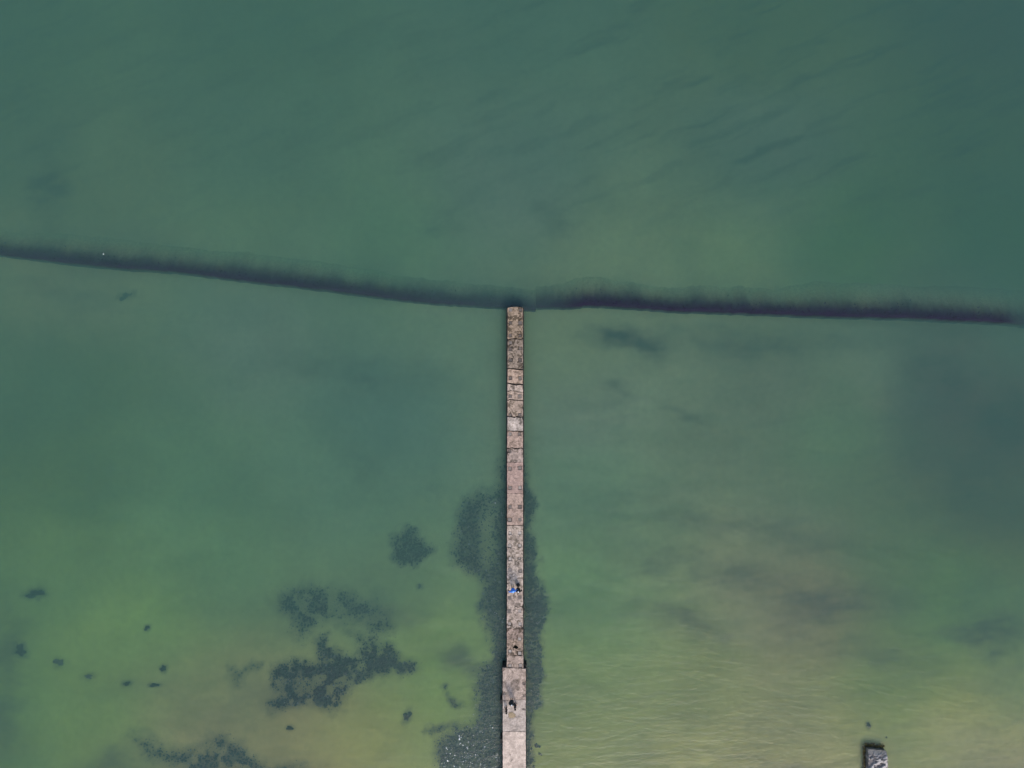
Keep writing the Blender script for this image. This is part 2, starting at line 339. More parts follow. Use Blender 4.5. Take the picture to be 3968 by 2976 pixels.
# pixel of the floor point as the camera would place it at mean depth 2 m
def to_px(x, y, z=-2.0):
    k = (H - z) / FPX
    return x / k + 1984.0, -y / k + 1488.0
PX, PY = to_px(X, Y)
PXc = np.clip(PX, -900, 4900); PYc = np.clip(PY, -700, 3500)
Z = floor_z(PXc, PYc)
Z += 0.05 * (fbm(X * 1.1, Y * 1.1, 44, 3) - 0.5)
film = film_at(PXc, PYc)
def crest_y(px):
    l = np.interp(px, [p[0] for p in CREST_L], [p[1] for p in CREST_L]); r = np.interp(px, [p[0] for p in CREST_R], [p[1] for p in CREST_R])
    return np.where(px < 2076, l, r)
dn = crest_y(PXc) - PY        # pixels beyond the crest
streak = fbm(PX / 30, PY / 40, 201, 4); lobe = fbm(PX / 160, PX * 0, 203, 3)
reach = 85 * (0.6 + 0.8 * lobe) + 25 * (streak - 0.5)
bank_fade = np.where(dn > 0, np.exp(-np.clip((dn - 35) / reach, 0, 9)**1.3 * 1.6) * (0.5 + 0.25 * streak), 0)  # bank's dark cover thins out, painting in its fade through deepening water
clump = np.zeros(PX.shape)
for (qx, qy, rx, ry, a_, l_) in SMALL_CLUMPS:
    c_, s_ = math.cos(math.radians(a_)), math.sin(math.radians(a_))
    u_ = ((PX - qx) * c_ - (PY - qy) * s_) / (rx * 1.25); v_ = ((PX - qx) * s_ + (PY - qy) * c_) / (ry * 1.35)
    e_ = np.sqrt(u_ * u_ + v_ * v_) + 0.9 * (fbm(PX / 18, PY / 18, 207, 3) - 0.5)
    clump = np.maximum(clump, sstep(1.35, 0.35, e_) * (0.45 if 'faint' in l_ or 'soft' in l_ else 0.62))
cov = np.zeros(PX.shape)
for i in range(len(PATCHES)):
    cov = np.maximum(cov, cover(PX, PY, i))
sand = np.array([0.48, 0.39, 0.25]); dark = np.array([0.10, 0.075, 0.085]); wd = np.array([0.035, 0.038, 0.057])
tone = (0.82 + 0.36 * fbm(X / 6, Y / 6, 61, 4))[..., None]
C = sand * tone * tint_at(PXc, PYc)
C = C * (1 - film[..., None]) + dark * film[..., None]
cov = np.maximum(cov, np.maximum(clump, np.clip(bank_fade, 0, 1)))
cv = np.clip(cov * 0.97, 0, 1)[..., None]
wd = wd * (0.6 + 0.9 * fbm(X * 1.3, Y * 1.3, 211, 4))[..., None]
C = C * (1 - cv) + wd * cv
V = np.stack([X.ravel(), Y.ravel(), Z.ravel()], 1)
sea_bed = link('seabed', np_mesh('seabed', V, grid_faces(len(xs), len(ys)), True, C.reshape(-1, 3)), M['seabed'])
tag(sea_bed, kind='structure', label='pale sandy sea floor showing through green water')

# ------------------------------------------------------------------ the water
bm = bmesh.new(); box_bm(bm, -690, 690, -690, 690, -12, 0)
sea = tag(link('sea', from_bm('sea', bm), M['water']), kind='structure', label='calm murky green sea water')

# ------------------------------------------------------------------ weed tufts
def tufts(pts, size, height, colr, lean=None):
    """pts (n,3) bases; 6-sided ragged domes, one joined mesh"""
    n = len(pts); k = 6
    a = rng.uniform(0, 2 * math.pi, (n, 1)) + np.arange(k)[None, :] * 2 * math.pi / k
    r = size[:, None] * rng.uniform(0.55, 1.25, (n, k))
    bx = pts[:, 0:1] + r * np.cos(a); by = pts[:, 1:2] + r * np.sin(a)
    bz = pts[:, 2:3] + rng.uniform(-0.02, 0.35, (n, k)) * height[:, None]
    if lean is None: lean = np.zeros((n, 2))
    top = np.stack([pts[:, 0] + rng.normal(0, 0.3, n) * size + lean[:, 0], pts[:, 1] + rng.normal(0, 0.3, n) * size + lean[:, 1], pts[:, 2] + height], 1)
    ring = np.stack([bx, by, bz], 2)
    V = np.concatenate([ring, top[:, None, :]], 1).reshape(-1, 3)
    base = (np.arange(n) * (k + 1))[:, None]
    i = np.arange(k)[None, :]
    F = np.stack([base + i, base + (i + 1) % k, np.broadcast_to(base + k, (n, k))], 2).reshape(-1, 3)
    C = np.repeat(colr, k + 1, axis=0)
    return V, F, C

WEED = np.array([0.033, 0.036, 0.054])
def weed_colours(n, bright=0.10):
    c = WEED[None, :] * rng.uniform(0.85, 1.3, (n, 1))
    b = rng.random(n) < bright
    c[b] = np.array([0.15, 0.17, 0.16]) * rng.uniform(0.5, 1.3, (b.sum(), 1))
    return c

def patch(i, name, label, cat, dens, smin, smax, hmin, hmax, bright=0.08):
    poly = PATCHES[i]; xs_ = [p[0] for p in poly]; ys_ = [p[1] for p in poly]
    x0, x1, y0, y1 = min(xs_) - 40, max(xs_) + 40, min(ys_) - 40, min(max(ys_) + 40, 3060)
    n = int((x1 - x0) * (y1 - y0) / 900.0 * dens * 2.6); smin *= .4; smax *= .62; hmin *= .5; hmax *= .5
    px = rng.uniform(x0, x1, n); py = rng.uniform(y0, y1, n)
    cv_ = cover(px, py, i); keep = rng.random(n) < cv_ ** 1.5
    px, py = px[keep], py[keep]; edge = 0.35 + 0.65 * sstep(0.3, 0.9, cv_[keep])
    z = floor_z(px, py); k = (H + 2.0) / FPX
    pts = np.stack([(px - 1984) * k, -(py - 1488) * k, z], 1)
    n = len(pts); s = rng.uniform(smin, smax, n) * edge; h = rng.uniform(hmin, hmax, n) * edge
    V, F, C = tufts(pts, s, h, weed_colours(n, bright) * (1 + 1.2 * (1 - edge[:, None])))
    o = link(name, np_mesh(name, V, F, True, C), M['weed'])
    return tag(o, label, cat, kind='stuff')
patch(0, 'seaweed_bed', 'dark seaweed bed on stones along the right side of the jetty', 'seaweed', 9, 0.12, 0.34, 0.08, 0.35, 0.05)
patch(1, 'seaweed_bed', 'dark mottled seaweed bed spreading along the left side of the jetty', 'seaweed', 9, 0.12, 0.36, 0.08, 0.4, 0.16)
patch(2, 'seaweed_patch', 'heart-shaped dark seaweed patch left of the jetty, standing alone in open water', 'seaweed', 12, 0.15, 0.35, 0.3, 0.9, 0.03)
patch(3, 'seaweed_patch', 'broad blurry seaweed patch directly above the largest dark one', 'seaweed', 9, 0.15, 0.35, 0.2, 0.6, 0.04)
patch(4, 'seaweed_patch', 'largest, darkest and most ragged seaweed patch left of the jetty', 'seaweed', 12, 0.12, 0.34, 0.2, 0.7, 0.05)
patch(5, 'seaweed_patch', 'small forked seaweed patch just left of the largest one', 'seaweed', 10, 0.12, 0.3, 0.1, 0.4, 0.04)
patch(6, 'seaweed_patch', 'long low seaweed patch along the bottom edge left of the jetty', 'seaweed', 9, 0.12, 0.34, 0.1, 0.4, 0.08)
patch(7, 'seaweed_patch', 'slanting seaweed streak at the lower left of the jetty base', 'seaweed', 11, 0.1, 0.25, 0.1, 0.3, 0.05)
patch(8, 'seaweed_patch', 'short dark seaweed streak above the slanting one, left of the jetty base', 'seaweed', 11, 0.1, 0.25, 0.1, 0.3, 0.05)

# single clumps and stones: one connected bumpy dome each
def dome(name, px, py, rx, ry, ang, h, material, seed, label, cat, group, colr, lump=0.55, nseg=22, nring=6):
    fz = float(floor_z(np.array([px]), np.array([py]))[0]); k = (H + 2.0) / FPX
    cx, cy_ = (px - 1984) * k, -(py - 1488) * k
    r = random.Random(seed); a0 = math.radians(ang); V = [(0, 0, h)]
    ph = [r.uniform(0, 6.28) for _ in range(4)]
    for j in range(1, nring + 1):
        t = j / nring
        for i in range(nseg):
            a = 2 * math.pi * i / nseg
            rr = 1 + lump * (0.28 * math.sin(2 * a + ph[0]) + 0.25 * math.sin(3 * a + ph[1]) + 0.2 * math.sin(5 * a + ph[2]) + r.uniform(-0.22, 0.22)) 
            u, v = rx * k * t * rr * math.cos(a), ry * k * t * rr * math.sin(a)
            V.append((u * math.cos(a0) - v * math.sin(a0), u * math.sin(a0) + v * math.cos(a0), h * math.sqrt(max(0, 1 - t * t)) * (1 + lump * r.uniform(-0.5, 0.5)) - 0.03))
    bmm = bmesh.new(); vs = [bmm.verts.new(v) for v in V]
    for i in range(nseg): bmm.faces.new((vs[0], vs[1 + i], vs[1 + (i + 1) % nseg]))
    for j in range(nring - 1):
        for i in range(nseg):
            a, b = 1 + j * nseg + i, 1 + j * nseg + (i + 1) % nseg
            bmm.faces.new((vs[a], vs[a + nseg], vs[b + nseg], vs[b]))
    me = from_bm(name, bmm, True)
    at = me.color_attributes.new('albedo', 'FLOAT_COLOR', 'POINT')
    for q in range(len(me.vertices)):
        f = r.uniform(0.6, 1.4); at.data[q].color = (colr[0] * f, colr[1] * f, colr[2] * f, 1)
    return tag(link(name, me, material, loc=(cx, cy_, fz)), label, cat, group)
for q, (px, py, rx, ry, a, lab) in enumerate(SMALL_CLUMPS):
    faint = 'faint' in lab or 'soft' in lab
    dome('seaweed_clump', px, py, rx * .72, ry * .72, a, 0.06 if faint else 0.22, M['weed'], 100 + q, lab, 'seaweed', 'small seaweed clumps scattered on the sand',
         (0.10, 0.095, 0.085) if faint else (0.045, 0.05, 0.06), 0.8, 36, 8)
for q, (px, py, rx, ry, a, lab) in enumerate(STONES):
    g = 'green' in lab
    dome('submerged_stone', px, py, rx, ry, a, 0.3, M['weed'], 300 + q, lab, 'stone', 'stones under water beside the jetty base', (0.16, 0.16, 0.07) if g else (0.03, 0.035, 0.045), 0.5)

# ------------------------------------------------------------------ the submerged bank: steep weed-covered slope, sharp crest towards the shore
def interp_line(pts, n):
    P_ = np.array(pts, float); s = np.r_[0, np.cumsum(np.hypot(*np.diff(P_, axis=0).T))]
    t = np.linspace(0, s[-1], n); return np.interp(t, s, P_[:, 0]), np.interp(t, s, P_[:, 1])
def bank(pts, label, crest_depth, width, seed, cdark):
    n = int(abs(pts[-1][0] - pts[0][0]) / 6); px, py = interp_line(pts, n)
    py = py + 2.6 * (fbm(px / 22, px * 0, seed, 3) - 0.5) * 2
    # profile across (metres north of the crest, metres below the crest)
    prof = [(-0.35, 3.4), (-0.22, 1.2), (-0.10, 0.25), (0.0, 0.0), (0.3, 0.05), (0.7, 0.18), (1.1, 0.38), (1.5, 0.62), (1.9, 0.88), (2.4, 1.2), (2.9, 1.55), (3.5, 1.95), (4.2, 2.5), (5.0, 3.4)]
    k = (H + 1.0) / FPX
    Vs = []; Cs = []
    wv = width * 1.3 * (0.76 + 0.3 * fbm(px / 190, px * 0, seed + 5, 3))
    for (u, d) in prof:
        m = len(px)
        uu = u * (wv if u > 0 else 1) + 0.22 * (vnoise(px / 9, np.full(m, u * 3), seed + 2) - 0.5) * (u > 0.1)
        dd = d + crest_depth(px) + 0.14 * (vnoise(px / 16, np.full(m, u * 2.0), seed + 3) - 0.5) * min(1, max(0, u))
        Vs.append(np.stack([(px - 1984) * k, -(py - 1488) * k + uu, -dd], 1))
        f = 0.8 + 0.45 * fbm(px / 26, np.full(m, u * 1.2), seed + 4, 3)
        # water haze painted in: slope fades downwards to floor colour, in long tongues
        murk_fade = sstep(0.6, 3.6, u + 0.9 * (fbm(px / 45, np.full(m, u * 0.4), seed + 9, 3) - 0.5) + 0.5 * (fbm(px / 140, px * 0, seed + 11, 3) - 0.5))[:, None]
        Cs.append(cdark[None, :] * f[:, None] * (1 - murk_fade) + sand[None, :] * tint_at(np.clip(px, -900, 4900), py - 60) * 0.93 * murk_fade)
    V_ = np.concatenate(Vs); m = len(px); np_ = len(prof)
    o = link('submerged_bank', np_mesh('submerged_bank', V_, grid_faces(m, np_)[:, ::1], True, np.concatenate(Cs)), M['weed'])
    tag(o, label, 'bank', 'halves of the submerged bank')
    # strands of weed hanging down the slope
    q = int(n * 0.8); t = rng.uniform(0, m - 1, q); bx = np.interp(t, np.arange(m), px); by = np.interp(t, np.arange(m), py); ww = np.interp(t, np.arange(m), wv)
    u = np.abs(rng.normal(0, 0.6, q)) + 0.1; u = np.minimum(u, 2.0)
    pu = np.array([p[0] for p in prof]); pd = np.array([p[1] for p in prof])
    d = np.interp(u, pu, pd) + crest_depth(bx)
    pts3 = np.stack([(bx - 1984) * k, -(by - 1488) * k + u * ww, -d], 1)
    V_, F_, C_ = tufts(pts3, rng.uniform(0.05, 0.14, q), rng.uniform(0.04, 0.22, q), cdark[None, :] * rng.uniform(0.6, 1.7, (q, 1)), np.stack([rng.normal(0, 0.05, q), rng.uniform(0, 0.25, q)], 1))
    s = link('hanging_weed', np_mesh('hanging_weed', V_, F_, True, C_), M['weed'], o); s['kind'] = 'stuff'
    return o
bank(CREST_L, 'long dark weed-grown bank under water, running left from the jetty head', lambda x: 0.34 + 0.15 * (1 - sstep(-200, 900, x)) + 0.25 * sstep(1300, 2000, x), 0.95, 21, np.array([0.032, 0.021, 0.060]))
bank(CREST_R, 'darker, purplish weed-grown bank under water, running right from the jetty head', lambda x: 0.12 + 0.6 * sstep(3860, 3960, x) + 0.4 * sstep(2260, 2100, x), 1.0, 41, np.array([0.027, 0.013, 0.050]))

# ------------------------------------------------------------------ the jetty
DZ = 1.4
JX = {  # deck edges in photo px: y -> left, right
}
def edge_x(py, side):
    if py >= 2589: base = (1948.2, 2037.0)
    else:
        t = (py - 1190) / 1400.0
        base = (1967.0 - 3.0 * t, 2026.2 + 0.3 * t)
        if py > 2541 and side: return base[1] + 1.5
    return base[side]
# slab joints: list of polylines across the deck, as (offset px at left .. right)
JOINTS = [
    (1190, [(0, 3), (.2, 1), (.35, 0), (.5, -1), (.7, -1), (.85, 2), (1, 2)], 0.0),
    (1314, [(0, 2.5), (.25, 0), (.45, -2), (.6, -1), (.8, 1), (1, -1)], 2.6),
    (1429, [(0, -1), (.3, 0), (.6, 2), (.85, 3), (1, 4)], 2.6),
    (1488, [(0, -3), (.2, -1), (.45, 2), (.55, 4), (.75, 1), (1, 3)], 3.4),
    (1517, [(0, 0), (.2, -3), (.5, -2), (.7, 2), (1, 3)], 1.5),
    (1550, [(0, 2), (.15, -2), (.4, 0), (.6, 1), (1, 1)], 2.2),
    (1616, [(0, -2), (.3, -1), (.5, 2), (.6, -2), (.8, 1), (1, 0)], 2.8),
    (1671, [(0, -1), (.3, 0), (.6, 0), (1, 1)], 2.2),
    (1737, [(0, 2), (.3, -2), (.5, 1), (.65, 2), (.8, -1), (1, 1)], 2.4),
    (1791, [(0, 0), (.5, 1), (1, 0)], 0.8),
    (1912, [(0, 0), (.5, 0), (1, 1)], 0.8),
    (2036, [(0, 0), (.5, 0), (1, 0)], 1.6),
    (2162, [(0, 1), (.5, 1), (1, 0)], 0.9),
    (2288, [(0, -1), (.2, 1), (.5, 0), (1, 0)], 0.9),
    (2362, [(0, 0), (.4, 2), (.8, -3), (1, -1)], 0.7),
    (2435, [(0, 0), (.4, 1), (.8, -2), (1, -2)], 0.7),
    (2476, [(0, 1), (.5, 0), (1, -1)], 0.7),
    (2541, [(0, -2), (.5, 0), (1, 1)], 1.3),
    (2588, [(0, -1), (.5, 1), (1, 2)], 2.0),
]
WJOINTS = [
    (2589.5, [(0, -2.0), (.3, -1), (.6, 0.6), (1, 2.6)], 0.0),
    (2714.5, [(0, 1), (.3, 1), (.6, -2), (1, -3)], 0.8),
    (2836, [(0, 0), (.5, -1), (1, 0)], 1.1),
    (3060, [(0, 0), (1, 0)], 1.1),
    (3250, [(0, 0), (1, 0)], 0.0),
]
# tint of each slab: concrete albedo, blotch amount
TINT = [((.33, .275, .225), .60), ((.31, .27, .24), .62), ((.46, .375, .325), .35), ((.50, .44, .41), .30), ((.46, .39, .35), .35), ((.41, .35, .31), .45), ((.47, .44, .43), .28),
        ((.42, .34, .31), .28), ((.40, .345, .33), .38), ((.40, .315, .30), .12), ((.41, .335, .31), .24), ((.46, .415, .39), .42), ((.50, .455, .43), .40), ((.47, .42, .40), .45),
        ((.44, .39, .37), .48), ((.36, .30, .28), .62), ((.36, .30, .265), .52), ((.42, .36, .335), .40)]
WTINT = [((.47, .41, .385), .30), ((.49, .46, .45), .16), ((.62, .56, .53), .05), ((.58, .53, .50), .1)]
# piles whose heads show in the deck: px, py, half size px, darkness of the rim, tone of the head (0 dark .. 1 pale)
def c1(x, y, Y0): return (1800 + x / 4.1475, Y0 + y / 4.1475)
PILES = []
for (x, y, Y0, hs, rim, tone_) in [
    (737, 250, 1140, 6.5, .3, .35), (900, 252, 1140, 7, .9, .08), (737, 458, 1140, 6.5, .8, .1), (893, 460, 1140, 7.5, .5, .2), (735, 660, 1140, 6.5, .8, .15), (893, 665, 1140, 6, 1, .08),
    (738, 778, 1140, 6, .5, .3), (736, 880, 1140, 7, .8, .08), (893, 868, 1140, 6, .6, .18), (738, 1055, 1140, 7, .9, .12), (893, 1055, 1140, 7, .9, .08),
    (735, 1345, 1140, 6.5, 1, .15), (890, 1345, 1140, 6.5, .8, .25), (733, 143, 1500, 6.5, .9, .25), (885, 142, 1500, 7.5, .6, .3), (733, 450, 1500, 6.5, .9, .15), (887, 440, 1500, 6.5, .8, .15),
    (730, 752, 1500, 6.5, .4, .35), (880, 748, 1500, 6, .9, .2), (724, 1022, 1500, 6, .9, .15), (728, 1307, 1500, 7.5, .7, .3), (888, 1297, 1500, 7.5, .8, .3), (730, 1615, 1500, 7.5, .7, .35),
    (890, 1615, 1500, 7, .7, .6), (730, 470, 1850, 7, .6, .3), (888, 468, 1850, 7, .9, .15), (724, 680, 1850, 7.5, 1, .4), (888, 672, 1850, 6.5, .3, .25), (732, 892, 1850, 6, .8, .9),
    (888, 893, 1850, 6, .5, 1.0), (725, 1097, 1850, 7, .8, .7), (887, 1095, 1850, 6.5, 1, .9), (733, 1308, 1850, 7, 1, 1.0), (883, 1298, 1850, 5, .7, .6), (730, 1480, 1850, 7, .5, .4),
    (897, 1500, 1850, 6.5, .7, .3), (722, 478, 2200, 7, .4, .25), (884, 472, 2200, 8, .3, .25), (716, 690, 2200, 7.5, .4, .22), (886, 690, 2200, 6, .3, .8), (725, 900, 2200, 6, .5, .6),
    (892, 900, 2200, 6.5, .3, .8), (885, 1145, 2200, 6.5, .5, .7), (731, 1342, 2200, 7, 1, .65), (888, 1375, 2200, 8, 1, .6), (728, 1575, 2200, 7.5, 1, .5), (900, 1570, 2200, 7, 1, .6),
    (953, 292, 2576, 5.5, .7, .15), (641, 465, 2576, 4.5, .5, .35), (957, 492, 2576, 4.5, .5, .2)]:
    a, b = c1(x, y, Y0); PILES.append((a, b, hs, rim, tone_))
# stains and worn spots on the deck: px, py, rx, ry, amount (+dark, -pale)
STAINS = [(2004, 1443, 7, 5, .6), (1988, 1502, 7, 10, .8), (1979, 1498, 5, 6, .6), (2000, 1487, 9, 4, .7), (1998, 1524, 6.5, 6, .6), (1990, 1545, 9, 3, .3), (2020, 1497, 3, 3, 1.2), (1978, 1514, 4, 2, 1.2),
          (2017, 1585, 6, 14, .35), (2018, 1635, 6, 15, .75), (2000, 1622, 2.5, 8, .9), (2012, 1618, 10, 3, .9), (2007, 1660, 4, 4, .5), (1990, 1650, 14, 16, -.35), (2012, 1710, 9, 14, .35),
          (1987, 1712, 3, 5, .4), (1990, 1785, 16, 4, .6), (1995, 1768, 16, 8, .35), (1995, 1808, 4, 5, .6), (1970, 1750, 6, 4, 1.1), (1990, 1977, 9, 10, .45), (1990, 2010, 14, 12, .3),
          (1993, 2085, 22, 14, .45), (1978, 2133, 10, 9, .5), (2004, 2185, 10, 14, .65), (1974, 2200, 6, 9, .5), (2015, 2208, 7, 10, .5), (1995, 2150, 12, 8, -.25), (1996, 2235, 14, 10, -.3),
          (1969, 2260, 4, 4, .9), (1976, 2265, 8, 8, .4), (2011, 2262, 6, 5, .7), (2018, 2270, 6, 4, .8), (1993, 2312, 6, 9, .7), (1985, 2335, 9, 10, .6), (2003, 2345, 12, 10, .7),
          (1976, 2347, 8, 8, -.35), (2020, 2352, 6, 5, 1.1), (2022, 2433, 4, 4, 1.3), (2003, 2440, 16, 9, .45), (1995, 2420, 25, 6, .3), (1994, 2470, 25, 10, .35), (1980, 2500, 12, 8, .2),
          (1974, 2564, 8, 4, .8), (1990, 2580, 5, 12, .2), (1952, 2592, 5, 7, 1.2), (1975, 2610, 22, 10, -.12), (1997, 2645, 19, 14, .7), (1955, 2648, 8, 8, .55), (2005, 2665, 10, 9, .7),
          (1988, 2668, 9, 8, .5), (1972, 2675, 10, 10, -.25), (1974, 2724, 13, 13, .4), (1992, 2712, 16, 5, .35), (1953, 2752, 5, 11, .6), (2028, 2749, 7, 5, 1.0), (1998, 2777, 14, 6, .35), (2014, 2775, 6, 6, .25),
          (1992, 2829, 12, 4, .5), (1966, 2845, 11, 6, .5), (1978, 2925, 2.5, 5, .9), (1984, 2945, 3, 5, .9), (1954, 2880, 6, 30, .16), (2005, 2971, 26, 6, .35), (1962, 2860, 14, 9, .25), (1990, 2900, 22, 20, .1), (2020, 2930, 14, 22, .12), (1970, 2960, 12, 6, .35), (1975, 2810, 20, 7, .15), (2010, 2815, 16, 9, .2), (1999, 1230, 12, 14, -.3), (1975, 1225, 7, 20, .35), (2020, 1240, 6, 20, .45), (1998, 1370, 18, 8, -.25), (1985, 1340, 18, 5, .4), (2010, 1400, 14, 6, -.3), (1980, 1560, 10, 10, .2), (2004, 1700, 12, 8, -.2), (1995, 1850, 20, 20, -.12), (2000, 2795, 26, 14, -.08),
          (1974, 2790, 4, 6, .3), (1983, 2795, 2, 4, .5), (1996, 2838, 1.6, 3, .6)]
PATCH_TAN = (1983, 2770, 13.5, 11)
HOLE = [(1985, 2506), (1991, 2505), (1994, 2500), (1997, 2497), (2001, 2501), (2005, 2505), (2010, 2509), (2004, 2513), (1999, 2516), (1996, 2513), (1991, 2511)]

jetty = thing('jetty', 'long narrow weathered concrete jetty on piles reaching out from the bottom edge', 'jetty', (0, 0, 0))
def jpts(pairs, t): return np.interp(t, [p[0] for p in pairs], [p[1] for p in pairs])
def slab(j0, j1, tint, blotch, idx, wide):
    (y0, a, g0), (y1, b, g1) = j0, j1
    k = (H - DZ) / FPX
    W = 88 if wide else 59; step = 1.55
    nx = int(W / step) + 1; ny = max(4, int((y1 - y0) / step) + 1)
    t = np.linspace(0, 1, nx); s = np.linspace(0, 1, ny)
    T, S = np.meshgrid(t, s)
    top = y0 + jpts(a, t) + g0 * .8 + 1.1 * (vnoise(t * 14, t * 0 + idx, 5) - 0.5); bot = y1 + jpts(b, t) - g1 * .8 + 1.1 * (vnoise(t * 14, t * 0 + idx + 40, 6) - 0.5)
    PYs = top[None, :] * (1 - S) + bot[None, :] * S
    ym = (y0 + y1) / 2
    xl = edge_x(ym, 0); xr = edge_x(ym, 1)
    rl = np.array([edge_x(v, 0) if not wide else xl for v in PYs[:, 0]]); rr = np.array([edge_x(v, 1) if not wide else xr for v in PYs[:, -1]])
    chip = 2.4 if not wide else 1.6
    rl = rl + chip * (fbm(PYs[:, 0] / 7, PYs[:, 0] * 0, 8, 3) - 0.4); rr = rr - chip * (fbm(PYs[:, 0] / 7, PYs[:, 0] * 0, 9, 3) - 0.4)
    # bites out of the edge
    for (by, depth_, wd_, side) in ((1755, 4, 4, 0), (2352, 5, 5, 1), (2433, 4, 4, 1), (1620, 3, 5, 1), (2262, 2.5, 3, 0), (1500, 2, 3, 1), (2275, 2, 3, 0), (2018, 2, 3, 0), (1580, 2.5, 4, 1)):
        if side == 0: rl = rl + depth_ * np.exp(-((PYs[:, 0] - by) / wd_)**2)
        else: rr = rr - depth_ * np.exp(-((PYs[:, -1] - by) / wd_)**2)
    PXs = rl[:, None] * (1 - T) + rr[:, None] * T
    # heights
    z = DZ + 0.02 * (fbm(PXs / 6, PYs / 6, 12, 3) - 0.5) + 0.02 * (hash2(np.array([idx]), np.array([3]), 1)[0] - 0.5)
    # albedo
    big = fbm(PXs / 16, PYs / 16, 21, 4); mid = fbm(PXs / 5.0, PYs / 5.0, 22, 4); fine = vnoise(PXs / 2.2, PYs / 2.2, 23); fine2 = vnoise(PXs / 3.3 + 9, PYs / 3.3, 29)
    dk = sstep(0.49 - 0.10 * blotch, 0.60 - 0.10 * blotch, mid) * min(1, blotch * 1.35) * (0.45 + 1.0 * sstep(0.38, 0.62, big))
    stn = np.zeros(PXs.shape)
    wx = PXs + 11 * (mid - 0.5); wy = PYs + 11 * (fbm(PXs / 5, PYs / 5, 27, 3) - 0.5)
    for (sx, sy, rx, ry, am) in STAINS:
        if sy + ry * 2.5 < y0 or sy - ry * 2.5 > y1: continue
        e = np.sqrt(((wx - sx) / rx)**2 + ((wy - sy) / ry)**2)
        stn = stn + am * sstep(1.15, 0.75, e) * (0.6 + 0.8 * fine)
    base = (np.array(tint) * np.array([.71, .635, .57]))[None, None, :] * (0.66 + 0.68 * fbm(PXs / 11, PYs / 11, 25, 4))[..., None]
    lum = (1 - 0.70 * np.clip(dk, 0, 1)) * (0.72 + 0.38 * fine + 0.2 * fine2) * np.clip(1 - 0.62 * stn, 0.08, 1.35)
    col = base * lum[..., None]
    col[..., 2] *= (1 - 0.08 * np.clip(dk, 0, 1))
    # pale specks
    sp = (vnoise(PXs / 1.6, PYs / 1.6, 33) > 0.90) * 0.35
    col = col * (1 + sp[..., None])
    # paler arris along the edges
    ed = np.minimum(T, 1 - T) * W
    col = col * (1 + (0.22 * sstep(3.2, 0.8, ed) * (1 if y0 > 1780 else 0.25) * (0.5 + vnoise(PYs / 9, T * 2, 35)))[..., None])
    if wide:   # brown mortar patch
        e = np.sqrt(((PXs - PATCH_TAN[0]) / PATCH_TAN[2])**2 + ((PYs - PATCH_TAN[1]) / PATCH_TAN[3])**2) + 0.9 * (fbm(PXs / 7, PYs / 7, 301, 3) - 0.5)
        f = sstep(1.08, 0.92, e)[..., None]; col = col * (1 - f) + np.array([.26, .20, .13]) * (0.45 + 0.6 * fine[..., None] + 0.5 * mid[..., None]) * f
        f = (sstep(0.14, 0.05, np.abs(e - 1.05)) * 0.45)[..., None]; col = col * (1 - f)
        z = z + 0.02 * sstep(1.0, 0.8, e)
        e2 = sstep(2.6, 1.0, np.abs(PYs - (2782 + 5 * np.sin(PXs / 7.0) + 3 * (mid - .5)))) * (PXs > 2004) * (PXs < 2020); col = col * (1 - 0.25 * e2[..., None])
    # sockets round the pile heads
    for (qx, qy, hs, rim, tn) in PILES:
        if qy < y0 - 12 or qy > y1 + 12: continue
        m_ = np.maximum(np.abs(PXs - qx), np.abs(PYs - qy))
        ins = sstep(hs + 1.2, hs - 0.2, m_)
        z = z - 0.06 * ins * (0.4 + 0.6 * rim)
        col = col * (1 - (0.70 * rim * ins)[..., None])
        col = col * (1 - (0.30 * rim * sstep(hs + 4.5, hs, m_) * (mid > 0.46) * (1 - ins))[..., None])
    k_ = (H - z) / FPX
    Vt = np.stack([(PXs - 1984) * k_, -(PYs - 1488) * k_, z], 2).reshape(-1, 3)
    F = grid_faces(nx, ny)[:, ::-1]
    cf = col.reshape(-1, 3)
    holed = (y0 < 2506 < y1)
    if holed:
        fc_x = PXs.ravel()[F].mean(1); fc_y = PYs.ravel()[F].mean(1)
        F = F[poly_sd(fc_x, fc_y, HOLE) < 0]
    # sides: skirt to the underside
    rim_idx = np.concatenate([np.arange(nx), np.arange(1, ny) * nx + nx - 1, (ny - 1) * nx + np.arange(nx - 2, -1, -1), np.arange(ny - 2, 0, -1) * nx])
    nv = len(Vt); low = Vt[rim_idx].copy(); low[:, 2] = DZ - 0.38
    mrim = len(rim_idx); a_ = np.arange(mrim); b_ = (a_ + 1) % mrim
    Fs = np.stack([rim_idx[a_], rim_idx[b_], nv + b_, nv + a_], 1)
    Vall = np.concatenate([Vt, low]); Call = np.concatenate([cf, np.tile(np.array([[.05, .045, .04]]), (mrim, 1))])
    parts = [F, Fs]
    if not holed:     # underside as strips
        c_ = np.arange(nx - 1)
        # lower ring: first nx entries are the north edge, the south edge runs backwards
        south = (nx + ny - 1 - 1) + np.arange(nx); south = south[::-1]
        parts.append(np.stack([nv + c_, nv + c_ + 1, nv + south[c_ + 1], nv + south[c_]], 1))
    o = link('deck_slab', np_mesh('deck_slab', Vall, np.concatenate(parts), False, Call), M['concrete'], jetty)
    return o
for q in range(len(JOINTS) - 1):
    slab(JOINTS[q], JOINTS[q + 1], TINT[q][0], TINT[q][1], q, False)
for q in range(len(WJOINTS) - 1):
    slab(WJOINTS[q], WJOINTS[q + 1], WTINT[q][0], WTINT[q][1], 30 + q, True)

